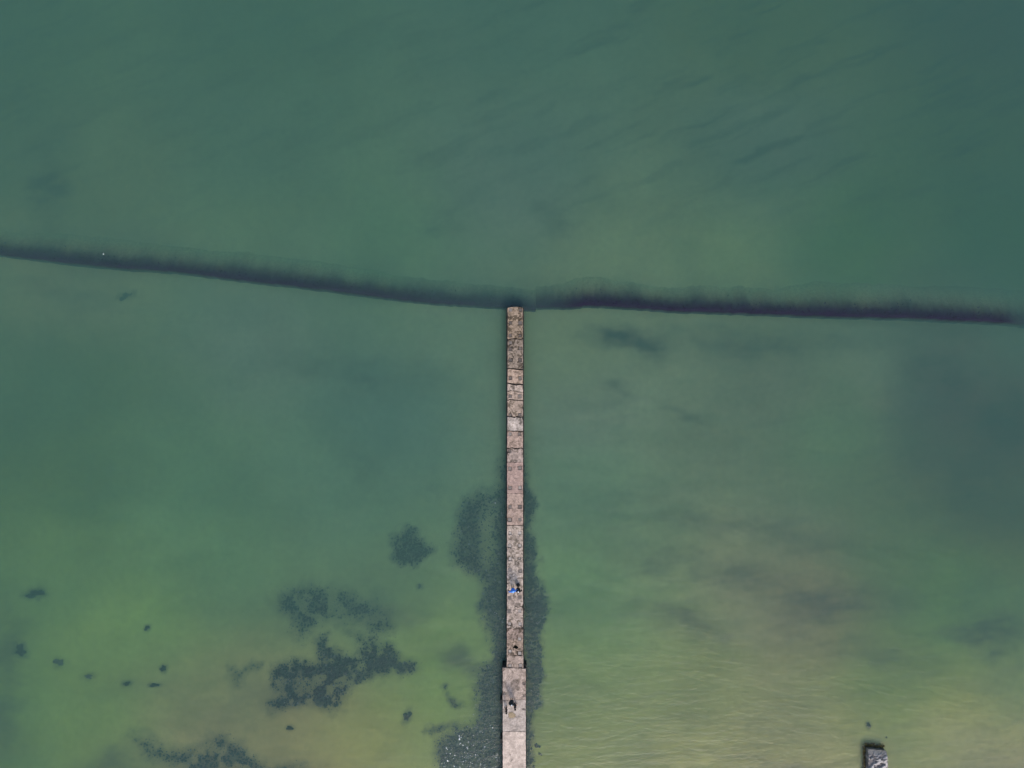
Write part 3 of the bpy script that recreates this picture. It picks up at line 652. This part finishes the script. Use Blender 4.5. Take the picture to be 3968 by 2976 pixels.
# piles: square posts from the sea floor, heads showing in the deck
k = (H - DZ) / FPX
for (qx, qy, hs, rim, tn) in PILES:
    r = random.Random(int(qx * 7 + qy)); h = (hs - (1.6 if rim > 0.5 else 0.6)) * k
    x, y, _ = P(qx, qy, DZ)
    prof = [(-4.6, 1.0, (.02, .02, .02)), (-1.0, 1.0, (.02, .025, .02)), (0.5, 1.0, (.02, .02, .018)), (1.0, 1.0, (.12, .11, .1)), (DZ - 0.012 - 0.02 * r.random(), 0.98, None)]
    V = []; Cc = []
    tone3 = np.array([.07, .056, .05]) * (1 - tn) + np.array([.36, .315, .285]) * tn
    ang = [(-1, -1), (-.15, -1.03), (1, -1), (1.03, .1), (1, 1), (.1, 1), (-1, 1), (-1.02, 0)]
    for (z, s_, c_) in prof:
        for (ax, ay) in ang:
            V.append((h * s_ * ax * r.uniform(.94, 1.03), h * s_ * ay * r.uniform(.94, 1.03), z)); Cc.append(c_ if c_ is not None else tone3 * r.uniform(.8, 1.15))
    n8 = 8; F = []
    for j in range(len(prof) - 1):
        for i in range(n8): F.append((j * n8 + i, j * n8 + (i + 1) % n8, (j + 1) * n8 + (i + 1) % n8, (j + 1) * n8 + i))
    top0 = (len(prof) - 1) * n8
    V.append((r.uniform(-.2, .2) * h, r.uniform(-.2, .2) * h, DZ - 0.012)); Cc.append(tone3 * r.uniform(.7, 1.2)); ce = len(V) - 1
    for i in range(0, n8, 2): F.append((top0 + i, top0 + i + 1, top0 + (i + 2) % n8, ce))
    link('pile', np_mesh('pile', np.array(V), np.array(F), False, np.array(Cc)), M['concrete'], jetty, loc=(x, y, 0))
for sx in (-1.25, 1.25):      # heavier posts under the wide part
    for yy in (-40.5, -45.5, -50.5):
        bm = bmesh.new(); box_bm(bm, -.25, .25, -.25, .25, -3, DZ - 0.40); link('pile', from_bm('pile', bm), M['near_black'], jetty, loc=(sx, yy, 0))

# edge beams and cross beams, near-black, just under the slabs
def rough_beam(name, xc, half, ya, yb, z0, z1, seed):
    n = max(6, int(abs(yb - ya) / 0.22)); yy = np.linspace(ya, yb, n)
    o1 = half + 0.05 * (fbm(yy * 1.3, yy * 0, seed, 3) - 0.5); o2 = half + 0.05 * (fbm(yy * 1.3, yy * 0, seed + 1, 3) - 0.5)
    V = np.concatenate([np.stack([xc - o1, yy, np.full(n, z0)], 1), np.stack([xc + o2, yy, np.full(n, z0)], 1), np.stack([xc + o2, yy, np.full(n, z1)], 1), np.stack([xc - o1, yy, np.full(n, z1)], 1)])
    F = []
    for q in range(4):
        for i in range(n - 1): F.append((q * n + i, q * n + i + 1, ((q + 1) % 4) * n + i + 1, ((q + 1) % 4) * n + i))
    F += [(0, n, 2 * n, 3 * n), (n - 1, 4 * n - 1, 3 * n - 1, 2 * n - 1)]
    return link(name, np_mesh(name, V, np.array(F), False), M['near_black'], jetty)
yN = P(0, 1192, DZ)[1]; yJ = P(0, 2584, DZ)[1]; yS = -58.0
xl, xr = P(1965.5, 0, DZ)[0], P(2026.5, 0, DZ)[0]
rough_beam('edge_beam', xl + 0.09, 0.23, yJ, yN, 0.35, DZ - 0.39, 3)
rough_beam('edge_beam', xr - 0.09, 0.22, yJ, yN, 0.35, DZ - 0.39, 5)
xl2, xr2 = P(1948.2, 0, DZ)[0], P(2037, 0, DZ)[0]
rough_beam('edge_beam', xl2 + 0.09, 0.20, yS, yJ - 0.3, 0.2, DZ - 0.39, 7)
rough_beam('edge_beam', xr2 - 0.09, 0.18, yS, yJ - 0.3, 0.2, DZ - 0.39, 9)
for (jy, _, g) in JOINTS[1:-1]:
    y = P(0, jy, DZ)[1]; bm = bmesh.new(); box_bm(bm, xl + .31, xr - .31, y - .22, y + .22, 0.55, DZ - 0.395)
    link('cross_beam', from_bm('cross_beam', bm), M['near_black'], jetty)  # near-black colour puts shade into the gaps between slabs
# broad near-black end beam where the deck widens
V = []; 
def ledge(x0, x1, y0, y1, z, seed):
    nx, ny = 14, 7; r = random.Random(seed); Vv = []
    for j in range(ny):
        for i in range(nx):
            u, v = i / (nx - 1), j / (ny - 1)
            e = 0.07 if (i in (0, nx - 1) or j == ny - 1) else 0.03
            Vv.append((x0 + (x1 - x0) * u + r.uniform(-e, e), y0 + (y1 - y0) * v + r.uniform(-e, e) * 1.3, z + r.uniform(-.05, .05)))
    Vv = np.array(Vv); F = grid_faces(nx, ny)
    rim = np.concatenate([np.arange(nx), np.arange(1, ny) * nx + nx - 1, (ny - 1) * nx + np.arange(nx - 2, -1, -1), np.arange(ny - 2, 0, -1) * nx])
    low = Vv[rim].copy(); low[:, 2] = -0.6; nn = len(Vv); m = len(rim); a = np.arange(m)
    F2 = np.stack([rim[a], nn + a, nn + (a + 1) % m, rim[(a + 1) % m]], 1)
    return link('end_beam', np_mesh('end_beam', np.concatenate([Vv, low]), np.concatenate([F, F2]), False), M['near_black'], jetty)
ledge(P(1945.5, 0, .9)[0], P(2039.5, 0, .9)[0], P(0, 2600, .9)[1], P(0, 2577, .9)[1], 0.88, 4)
# bent bars sticking out of the broken head
def bar(pts, r, name, material, parent, seg=6):
    bm = bmesh.new(); rings = []
    for i, p in enumerate(pts):
        p = Vector(p); d = (Vector(pts[min(i + 1, len(pts) - 1)]) - Vector(pts[max(i - 1, 0)])).normalized()
        u = d.orthogonal().normalized(); v = d.cross(u); rr = r[i] if isinstance(r, (list, tuple)) else r
        rings.append([bm.verts.new(p + rr * (math.cos(a) * u + math.sin(a) * v)) for a in [2 * math.pi * q / seg for q in range(seg)]])
    for a, b in zip(rings, rings[1:]):
        for q in range(seg): bm.faces.new((a[q], a[(q + 1) % seg], b[(q + 1) % seg], b[q]))
    bm.faces.new(rings[0][::-1]); bm.faces.new(rings[-1])
    return link(name, from_bm(name, bm, True), material, parent)
def pz(x, y, z): return P(x, y, z)
bar([pz(1980, 1196, 1.2), pz(1980, 1189, 1.25), pz(1981.5, 1183, 1.3)], 0.05, 'bar', M['rebar'], jetty)
bar([pz(1984, 1196, 1.2), pz(1985, 1190, 1.1), pz(1985.5, 1187, 1.0)], 0.05, 'bar', M['rebar'], jetty)
bar([pz(2013, 1196, 1.2), pz(2012.5, 1189, 1.2), pz(2015, 1187, 1.2)], 0.06, 'bar', M['rebar'], jetty)
bar([pz(2020, 1196, 1.2), pz(2021, 1190, 1.2)], 0.05, 'bar', M['rebar'], jetty)
bar([pz(2027, 1197, 1.25), pz(2028, 1215, 1.2), pz(2027.6, 1232, 1.25)], 0.045, 'bar', M['rebar'], jetty)
bar([pz(1966, 2000, 0.9), pz(1961, 2001, 0.85), pz(1960, 2006, 0.7)], 0.06, 'bar', M['rebar'], jetty)
bar([pz(1966, 1906, 0.9), pz(1956, 1907, 0.5)], 0.035, 'bar', M['rebar'], jetty)
bar([pz(2025, 2350, 0.9), pz(2030, 2360, 0.8), pz(2029, 2375, 0.8)], 0.08, 'bar', M['rebar'], jetty)

# ------------------------------------------------------------------ concrete stub, lower right
BZ = 0.8
x0, yb = P(3367, 0, BZ)[0], P(0, 2911, BZ)[1]; x1 = P(3441, 0, BZ)[0]
stub = thing('concrete_stub', 'broken concrete stub with pale ragged ridges standing in shallow water, lower right', 'concrete block', ((x0 + x1) / 2, yb - 2.0, 0))
hw = (x1 - x0) / 2; nx, ny = 46, 74
T, S = np.meshgrid(np.linspace(-1, 1, nx), np.linspace(0, 1, ny))
XX = T * hw; YY = 2.0 - 4.2 * S
XX = XX + 0.06 * (fbm(YY * 2, YY * 0, 3, 3) - .5) + (S < 0.06) * 0.0 - 0.02 * (T > 0.9)
YY = YY + (-0.10 * T + 0.25 * np.maximum(0, T - 0.85) * -3) * (1 - S) + 0.10 * (fbm(T * 4, T * 0, 6, 3) - .5) * (1 - S)
c, q = math.cos(math.radians(24)), math.sin(math.radians(24))
u = XX * c + YY * q; v = -XX * q + YY * c
strat = fbm(u * 2.6, v * 6.5, 15, 4); pit = fbm(XX * 5, YY * 5, 19, 3)
ridge = sstep(0.42, 0.54, strat + 0.10 * (pit - .5)) 
ridge = ridge * sstep(0.02, 0.24, S + 0.10 * (fbm(T * 3, S * 8, 18, 3) - .5))
ZZ = BZ - 0.20 + 0.20 * ridge + 0.10 * (pit - .5) - 0.12 * sstep(0.16, 0.0, S)
colb = np.array([.15, .135, .13]) * (0.6 + 0.9 * pit[..., None]) * (1 - ridge[..., None]) + np.array([.38, .345, .325]) * (0.55 + 0.7 * pit[..., None]) * ridge[..., None]
colb[..., 1] += 0.008 * sstep(0.2, 0, S)
Vt = np.stack([XX, YY, ZZ], 2).reshape(-1, 3); F = grid_faces(nx, ny)[:, ::-1]
rim = np.concatenate([np.arange(nx), np.arange(1, ny) * nx + nx - 1, (ny - 1) * nx + np.arange(nx - 2, -1, -1), np.arange(ny - 2, 0, -1) * nx])
nv = len(Vt); m = len(rim); a = np.arange(m)
low = Vt[rim].copy(); low[:, 2] = -1.3; low[:, :2] *= 1.02
Vall = np.concatenate([Vt, low]); Call = np.concatenate([colb.reshape(-1, 3), np.tile([[.055, .05, .035]], (m, 1))])
Call[rim] *= 0.6
link('ragged_top', np_mesh('ragged_top', Vall, np.concatenate([F, np.stack([rim[a], rim[(a + 1) % m], nv + (a + 1) % m, nv + a], 1)]), False, Call), M['concrete'], stub)
# fringe of brown weed at the waterline
n = 380; t = rng.random(n); side = rng.random(n) < 0.42
fx = np.where(side, -hw - 0.06 - np.abs(rng.normal(0, .10, n)), -hw + 2 * hw * t); fy = np.where(side, 2.1 - 4.1 * t, 2.12 + np.abs(rng.normal(0, .14, n)) - 0.06 * np.sign(fx))
pts = np.stack([fx, fy, rng.uniform(-0.30, -0.02, n)], 1)
V_, F_, C_ = tufts(pts, rng.uniform(.05, .15, n), rng.uniform(.05, .22, n), np.array([[.11, .088, .03]]) * rng.uniform(.3, 1.5, (n, 1)))
o = link('weed_fringe', np_mesh('weed_fringe', V_, F_, True, C_), M['weed'], stub); o['kind'] = 'stuff'

# ------------------------------------------------------------------ people
def cloth(name, col, rough=0.8, var=0.2): return mat(name, col, rough=rough, var=var, scale=9, bump=0.3, bscale=20)
M['skin'] = mat('skin', (0.42, 0.26, 0.19), rough=0.6, var=0.05)
M['black_cloth'] = cloth('black_cloth', (0.010, 0.011, 0.013))
M['blue_cloth'] = cloth('blue_cloth', (0.035, 0.16, 0.58), var=0.3)
M['pale_blue_cloth'] = cloth('pale_blue_cloth', (0.22, 0.48, 0.85))
M['dark_cloth'] = cloth('dark_cloth', (0.013, 0.012, 0.016))
M['teal_black'] = cloth('teal_black_cloth', (0.012, 0.018, 0.020))
M['white_cap'] = cloth('white_cap', (0.72, 0.70, 0.72), var=0.05)
M['shoe'] = cloth('shoe', (0.02, 0.02, 0.02))
M['hair'] = cloth('hair', (0.012, 0.010, 0.009))
M['tan'] = cloth('tan_strap', (0.35, 0.24, 0.15))

def skin_mesh(name, nodes, edges, material, parent, sub=1):
    """nodes {key:(x,y,z,r)}; grown with a Skin modifier and baked"""
    keys = list(nodes); idx = {k_: i for i, k_ in enumerate(keys)}
    me = bpy.data.meshes.new(name + '_rig'); me.from_pydata([nodes[k_][:3] for k_ in keys], [(idx[a], idx[b]) for a, b in edges], [])
    o = bpy.data.objects.new(name + '_rig', me); COL.objects.link(o)
    md = o.modifiers.new('Skin', 'SKIN'); md.use_smooth_shade = True
    sv = me.skin_vertices[0].data
    for i, k_ in enumerate(keys):
        r = nodes[k_][3]; sv[i].radius = (r, r) if not isinstance(r, tuple) else r; sv[i].use_root = (i == 0)
    s = o.modifiers.new('Sub', 'SUBSURF'); s.levels = sub; s.render_levels = sub
    dg = bpy.context.evaluated_depsgraph_get(); ev = o.evaluated_get(dg)
    nm = bpy.data.meshes.new_from_object(ev, depsgraph=dg); nm.name = name
    bpy.data.objects.remove(o); bpy.data.meshes.remove(me)
    nm.materials.clear()
    return link(name, nm, material, parent)

def person(label, loc, rz, top, legs, head_mat, head_name, arm=(0.25, 0.55, 0.0), stride=(0.0, 0.0), lean=0.0, hood=False, coat=None, skirt=False, widen=1.0, bag=False, group=None, armL=None, armR=None, hatcol=None):
    """figure faces +Y in its own frame; arm = (out, down, forward) of the hand from the shoulder in metres"""
    root = thing('person', label, 'person', loc, rz, group)
    sh = 0.205 * widen; Lx = {}
    hipz, shz = 0.92, 1.42
    n = {}
    n['pelvis'] = (0, 0, hipz, .125); n['waist'] = (0, .01, 1.08, .115); n['chest'] = (0, lean * .6, 1.30, .135); n['neck'] = (0, lean, 1.47, .06)
    n['head'] = (0, lean + .02, 1.58, .085); n['crown'] = (0, lean + .02, 1.68, .085)
    e = [('pelvis', 'waist'), ('waist', 'chest'), ('chest', 'neck'), ('neck', 'head'), ('head', 'crown')]
    arms = {}
    for s, a in ((-1, armL or arm), (1, armR or arm)):
        k_ = 'L' if s < 0 else 'R'
        n['sh' + k_] = (s * sh, lean, shz, .06)
        ex, ez, ey = a
        n['el' + k_] = (s * (sh + ex * .55 + .03), lean + ey * .3 - .03, shz - ez * .5, .045)
        n['wr' + k_] = (s * (sh + ex), lean + ey, shz - ez, .030)
        n['hd' + k_] = (s * (sh + ex * 1.12), lean + ey * 1.15 + .02, shz - ez * 1.1 - .02, .034)
        e += [('chest', 'sh' + k_), ('sh' + k_, 'el' + k_), ('el' + k_, 'wr' + k_), ('wr' + k_, 'hd' + k_)]
        st = stride[0 if s < 0 else 1]
        n['hip' + k_] = (s * .09, 0, hipz - .06, .09); n['kn' + k_] = (s * .10, st * .55 + .02, .50, .062); n['an' + k_] = (s * .10, st - .02, .09, .042); n['toe' + k_] = (s * .12, st + .15, .045, .035)
        e += [('pelvis', 'hip' + k_), ('hip' + k_, 'kn' + k_), ('kn' + k_, 'an' + k_), ('an' + k_, 'toe' + k_)]
        # five fingers, short chains rooted in the palm
        hx, hy, hz = n['hd' + k_][:3]; dx = Vector((hx - n['wr' + k_][0], hy - n['wr' + k_][1], hz - n['wr' + k_][2])).normalized()
        sd2 = dx.cross(Vector((0, 1, 0.2))).normalized()
        for f, (off, ln) in enumerate(((-.03, .055), (-.012, .075), (.008, .08), (.027, .07), (.045, .045))):
            r_ = Vector((hx, hy, hz)) + sd2 * off; m1 = r_ + dx * ln * .6; m2 = m1 + dx * ln * .35 + Vector((-s * .02, .0, -.01))
            n[f'f{f}a{k_}'] = (*m1, .009); n[f'f{f}b{k_}'] = (*m2, .008)
            e += [('hd' + k_, f'f{f}a{k_}'), (f'f{f}a{k_}', f'f{f}b{k_}')]
    skin_mesh('body', n, e, M['skin'], root)
    g = lambda keys, add: {q: (*n[q][:3], n[q][3] + add) for q in keys}
    # trousers
    tk = ['pelvis', 'hipL', 'knL', 'anL', 'hipR', 'knR', 'anR']
    skin_mesh('trousers', g(tk, .022), [('pelvis', 'hipL'), ('hipL', 'knL'), ('knL', 'anL'), ('pelvis', 'hipR'), ('hipR', 'knR'), ('knR', 'anR')], legs, root)
    for k_ in 'LR':
        skin_mesh('shoe', {'a': (n['an' + k_][0], n['an' + k_][1] - .03, .05, .05), 'b': (n['toe' + k_][0], n['toe' + k_][1] + .02, .045, .046)}, [('a', 'b')], M['shoe'], root)
    # jacket
    jn = g(['waist', 'chest', 'pelvis', 'shL', 'elL', 'wrL', 'shR', 'elR', 'wrR'], .035)
    jn['pelvis'] = (0, 0, .90, .17 * widen); jn['waist'] = (0, 0, 1.08, .155 * widen); jn['chest'] = (*n['chest'][:3], .175 * widen); jn['nk'] = (0, lean, 1.47, .085)
    je = [('chest', 'waist'), ('waist', 'pelvis'), ('chest', 'nk'), ('chest', 'shL'), ('shL', 'elL'), ('elL', 'wrL'), ('chest', 'shR'), ('shR', 'elR'), ('elR', 'wrR')]
    jn = {q: jn[q] for q in ['chest'] + [z_ for z_ in jn if z_ != 'chest']}
    skin_mesh('jacket', jn, je, top, root)
    if skirt:   # flared coat tail
        bm = bmesh.new(); rings = []
        for (z, r) in (((1.36, .20), (1.15, .215), (.95, .24), (.75, .265), (.60, .275)) if not hood else ((1.40, .21), (1.2, .24), (1.0, .26), (.85, .27))):
            rings.append([bm.verts.new((r * 1.02 * math.cos(a) , r * .92 * math.sin(a), z + .02 * math.sin(3 * a))) for a in [2 * math.pi * i / 20 for i in range(20)]])
        for a, b in zip(rings, rings[1:]):
            for q in range(20): bm.faces.new((b[q], b[(q + 1) % 20], a[(q + 1) % 20], a[q]))
        bm.faces.new(rings[0]); link('coat_tail', from_bm('coat_tail', bm, True), top, root)
    # head cover
    hx, hy = 0, lean + .02
    if head_name == 'cap':     # dark hood round a pale crown
        bm = bmesh.new(); bmesh.ops.create_uvsphere(bm, u_segments=16, v_segments=10, radius=.15)
        for v in list(bm.verts):
            v.co.z *= .9
            if v.co.z > .055: v.co.z = .055
        bmesh.ops.translate(bm, verts=bm.verts, vec=(hx, hy - .01, 1.57)); link('hood', from_bm('hood', bm, True), top, root)
    bm = bmesh.new(); bmesh.ops.create_uvsphere(bm, u_segments=16, v_segments=10, radius=.088 if head_name == 'cap' else .112)
    for v in list(bm.verts):
        if v.co.z < (-0.09 if hood else -.01): v.co.z = (-0.09 if hood else -.01)
        v.co.y *= 1.1
    bmesh.ops.translate(bm, verts=bm.verts, vec=(hx, hy, 1.665))
    if head_name == 'cap':
        r0 = [bm.verts.new((hx + x_, hy + y_, 1.665)) for x_, y_ in ((-.05, .04), (.05, .04), (.045, .10), (0, .115), (-.045, .10))]
        bm.faces.new(r0)
    link(head_name, from_bm(head_name, bm, True), head_mat, root)
    # face: nose, eyes, mouth
    bm = bmesh.new(); bmesh.ops.create_cone(bm, segments=5, radius1=.018, radius2=.004, depth=.035, cap_ends=True)
    bmesh.ops.rotate(bm, verts=bm.verts, matrix=Matrix.Rotation(-math.pi / 2, 3, 'X')); bmesh.ops.translate(bm, verts=bm.verts, vec=(hx, hy + .105, 1.60))
    link('nose', from_bm('nose', bm, True), M['skin'], root)
    for s in (-1, 1):
        bm = bmesh.new(); bmesh.ops.create_uvsphere(bm, u_segments=8, v_segments=6, radius=.013); bmesh.ops.translate(bm, verts=bm.verts, vec=(hx + s * .033, hy + .082, 1.63))
        link('eye', from_bm('eye', bm, True), M['hair'], root)
    return root

def stand(px, py, hz=1.68):
    """ground point of a person whose head shows at this pixel"""
    x, y, _ = P(px, py, DZ + hz); return (x, y, DZ + 0.01)
person('person in a bright blue hooded jacket with arms out, beside the one in black', stand(1988, 2294), math.radians(12), M['blue_cloth'], M['dark_cloth'], M['pale_blue_cloth'], 'hood',
       arm=(0.27, 0.40, 0.02), stride=(.26, .04), hood=True, widen=1.45, skirt=True)
person('person in black with pale cap, just right of the person in blue', stand(2008.2, 2294.5), math.radians(0), M['black_cloth'], M['dark_cloth'], M['white_cap'], 'cap',
       arm=(0.20, 0.40, 0.08), stride=(.0, .12), widen=1.15, skirt=True)
person('person in a wide black coat and pale cap, middle one on the broad end', stand(1982.5, 2734.5), math.radians(-8), M['teal_black'], M['dark_cloth'], M['white_cap'], 'cap',
       arm=(0.05, 0.50, 0.06), stride=(.03, .06), skirt=True, widen=1.3, group='people standing on the broad end of the jetty')
person('person in black with a bent arm, right of the one in the wide coat', stand(1995.6, 2750), math.radians(-82), M['black_cloth'], M['dark_cloth'], M['hair'], 'hair',
       arm=(0.02, 0.5, 0.05), armL=(.02, .36, .24), armR=(.0, .5, .02), stride=(.03, .10), widen=0.85, group='people standing on the broad end of the jetty')
person('slim person in black near the left edge of the broad end', stand(1961.5, 2764), math.radians(85), M['black_cloth'], M['dark_cloth'], M['hair'], 'hair',
       arm=(0.0, 0.52, 0.04), stride=(.10, -.05), widen=0.72, lean=-0.05, group='people standing on the broad end of the jetty')
# small black bag on the deck ahead of the black figure
bx, by, _ = P(2007.7, 2267.5, DZ + .2)
bagr = thing('bag', 'small black bag lying on the deck just ahead of the person in black', 'bag', (bx, by, DZ + .012))
bm = bmesh.new(); bmesh.ops.create_cube(bm, size=1); bmesh.ops.scale(bm, verts=bm.verts, vec=(.25, .20, .2)); bmesh.ops.subdivide_edges(bm, edges=bm.edges, cuts=3, use_grid_fill=True, smooth=0.9)
bmesh.ops.translate(bm, verts=bm.verts, vec=(0, 0, .15)); link('bag_body', from_bm('bag_body', bm, True), M['black_cloth'], bagr)
bar([(-.08, -.10, .2), (-.05, -.24, .04), (.02, -.33, .01), (.05, -.28, .01)], .02, 'strap', M['tan'], bagr)
bar([(-.09, .0, .26), (-.05, .0, .36), (.05, .0, .36), (.09, .0, .26)], .014, 'handle', M['black_cloth'], bagr)

# ------------------------------------------------------------------ small floating things
FLECKS = [(1120, 132, 12), (1322, 165, 9), (985, 245, 11), (1275, 264, 10), (1497, 293, 9), (1550, 312, 11), (1767, 105, 14), (1835, 178, 22), (1283, 398, 12), (880, 412, 24), (938, 452, 17), (893, 462, 13),
          (888, 505, 34), (1808, 487, 10), (1675, 510, 14), (1935, 520, 12), (1150, 585, 17), (1105, 602, 9), (912, 622, 20), (892, 648, 15), (990, 678, 21), (1052, 664, 10), (1280, 678, 16), (1238, 648, 9), (1105, 735, 20),
          (1120, 775, 20), (1611, 722, 20), (512, 755, 26), (542, 795, 17), (652, 810, 12), (513, 902, 14), (625, 914, 22), (757, 965, 20), (1035, 875, 16), (1118, 918, 10), (971, 990, 13), (1078, 975, 11),
          (1195, 970, 15), (1346, 953, 21), (1580, 915, 11), (1345, 1018, 11), (1030, 1024, 12), (1090, 1032, 8), (1073, 1058, 9), (498, 1032, 13), (722, 1050, 16), (550, 1125, 33), (1067, 1115, 13),
          (998, 1142, 16), (933, 1145, 11), (843, 1150, 11), (768, 1135, 8), (453, 1182, 14), (386, 1202, 12), (983, 1218, 14), (1208, 1175, 14), (1250, 1198, 13), (1198, 1230, 9), (1410, 1125, 9), (1963, 918, 12),
          (1965, 955, 15), (1943, 975, 11), (1920, 1015, 14), (1945, 1028, 17), (1965, 1098, 14), (2030, 1135, 11), (1495, 1212, 18), (1477, 1245, 15), (445, 1285, 15), (483, 1285, 12), (737, 1280, 24),
          (905, 1303, 19), (1108, 1280, 10), (1170, 1295, 12), (1195, 1272, 12), (1275, 1318, 13), (1612, 1312, 15), (1843, 1312, 12), (1918, 1292, 12), (1950, 1285, 9), (1890, 660, 9), (1930, 712, 10), (800, 1300, 8)]
FL = [(1660 + x / 7.373, 2796 + y / 7.373, s / 7.373) for x, y, s in FLECKS]
FL += [(1930.5, 1603, 1.5), (1942, 1566, 1.6), (1941.5, 1630, 1.5), (1949, 1637, 1.8), (1930, 1644, 1.4), (1922, 1625, 1.2), (1922, 1937.5, 1.4), (1919, 1949, 2.6), (1957.5, 1940.5, 1.8), (1915, 1965.5, 1.4), (1927.5, 1996, 1.6),
       (1917, 2373, 1.8), (1924.5, 2378, 1.8), (1933, 2388, 1.5), (1952, 2397, 2), (1949, 2412, 1.6), (1758, 2245, 1.5), (2032.5, 1740.5, 1.2), (1844, 2731, 1.8), (1910, 2540, 1.3), (1937, 2574, 1.2), (1834, 2768, 1.8)]
fl_meshes = []
for q in range(6):
    r = random.Random(q); bm = bmesh.new(); n = 9
    c0 = bm.verts.new((0, 0, .022)); ring = [bm.verts.new((r.uniform(.6, 1.15) * math.cos(a), r.uniform(.45, 1.0) * math.sin(a), .004)) for a in [2 * math.pi * i / n for i in range(n)]]
    for i in range(n): bm.faces.new((c0, ring[i], ring[(i + 1) % n]))
    me = from_bm('foam_fleck', bm, True); me.materials.append(M['foam']); fl_meshes.append(me)
for i, (fx_, fy_, s) in enumerate(FL):
    o = bpy.data.objects.new('foam_fleck', fl_meshes[i % 6]); COL.objects.link(o); o.location = P(fx_, fy_, 0.004)
    r = s * 0.5 / 30.0 * 1.7; o.scale = (r, r * .85, 1); o.rotation_euler = (0, 0, i * 1.7)
    near = fy_ > 2780
    big = near and s > 2.9
    if big: lab, g = 'larger white foam fleck among the small ones left of the jetty base', 'larger foam flecks left of the jetty base'
    elif near: lab, g = 'tiny white foam fleck floating over the weed left of the jetty base', 'tiny foam flecks left of the jetty base'
    elif fy_ < 1700: lab, g = 'faint white fleck floating left of the middle of the narrow jetty', 'faint flecks left of the upper narrow jetty'
    elif fy_ < 2050: lab, g = 'white fleck floating by the upper end of the left seaweed bed', 'flecks by the upper end of the left seaweed bed'
    else: lab, g = 'white fleck floating over the left seaweed bed below the two walkers', 'flecks over the left seaweed bed below the walkers'
    tag(o, lab, 'foam', g)
# lone buoy over the left bank
fx_, fy_, _ = P(401.5, 984, 0)
bo = thing('buoy', 'tiny white buoy floating alone over the left bank', 'buoy', (fx_, fy_, 0))
bm = bmesh.new(); bmesh.ops.create_uvsphere(bm, u_segments=14, v_segments=9, radius=.10); bmesh.ops.scale(bm, verts=bm.verts, vec=(.85, 1.1, .8)); bmesh.ops.translate(bm, verts=bm.verts, vec=(0, 0, .03))
link('float', from_bm('float', bm, True), M['plastic_white'], bo)
bar([(.02, 0, .09), (.05, .02, .13), (.07, 0, .10)], .012, 'loop', M['plastic_white'], bo)
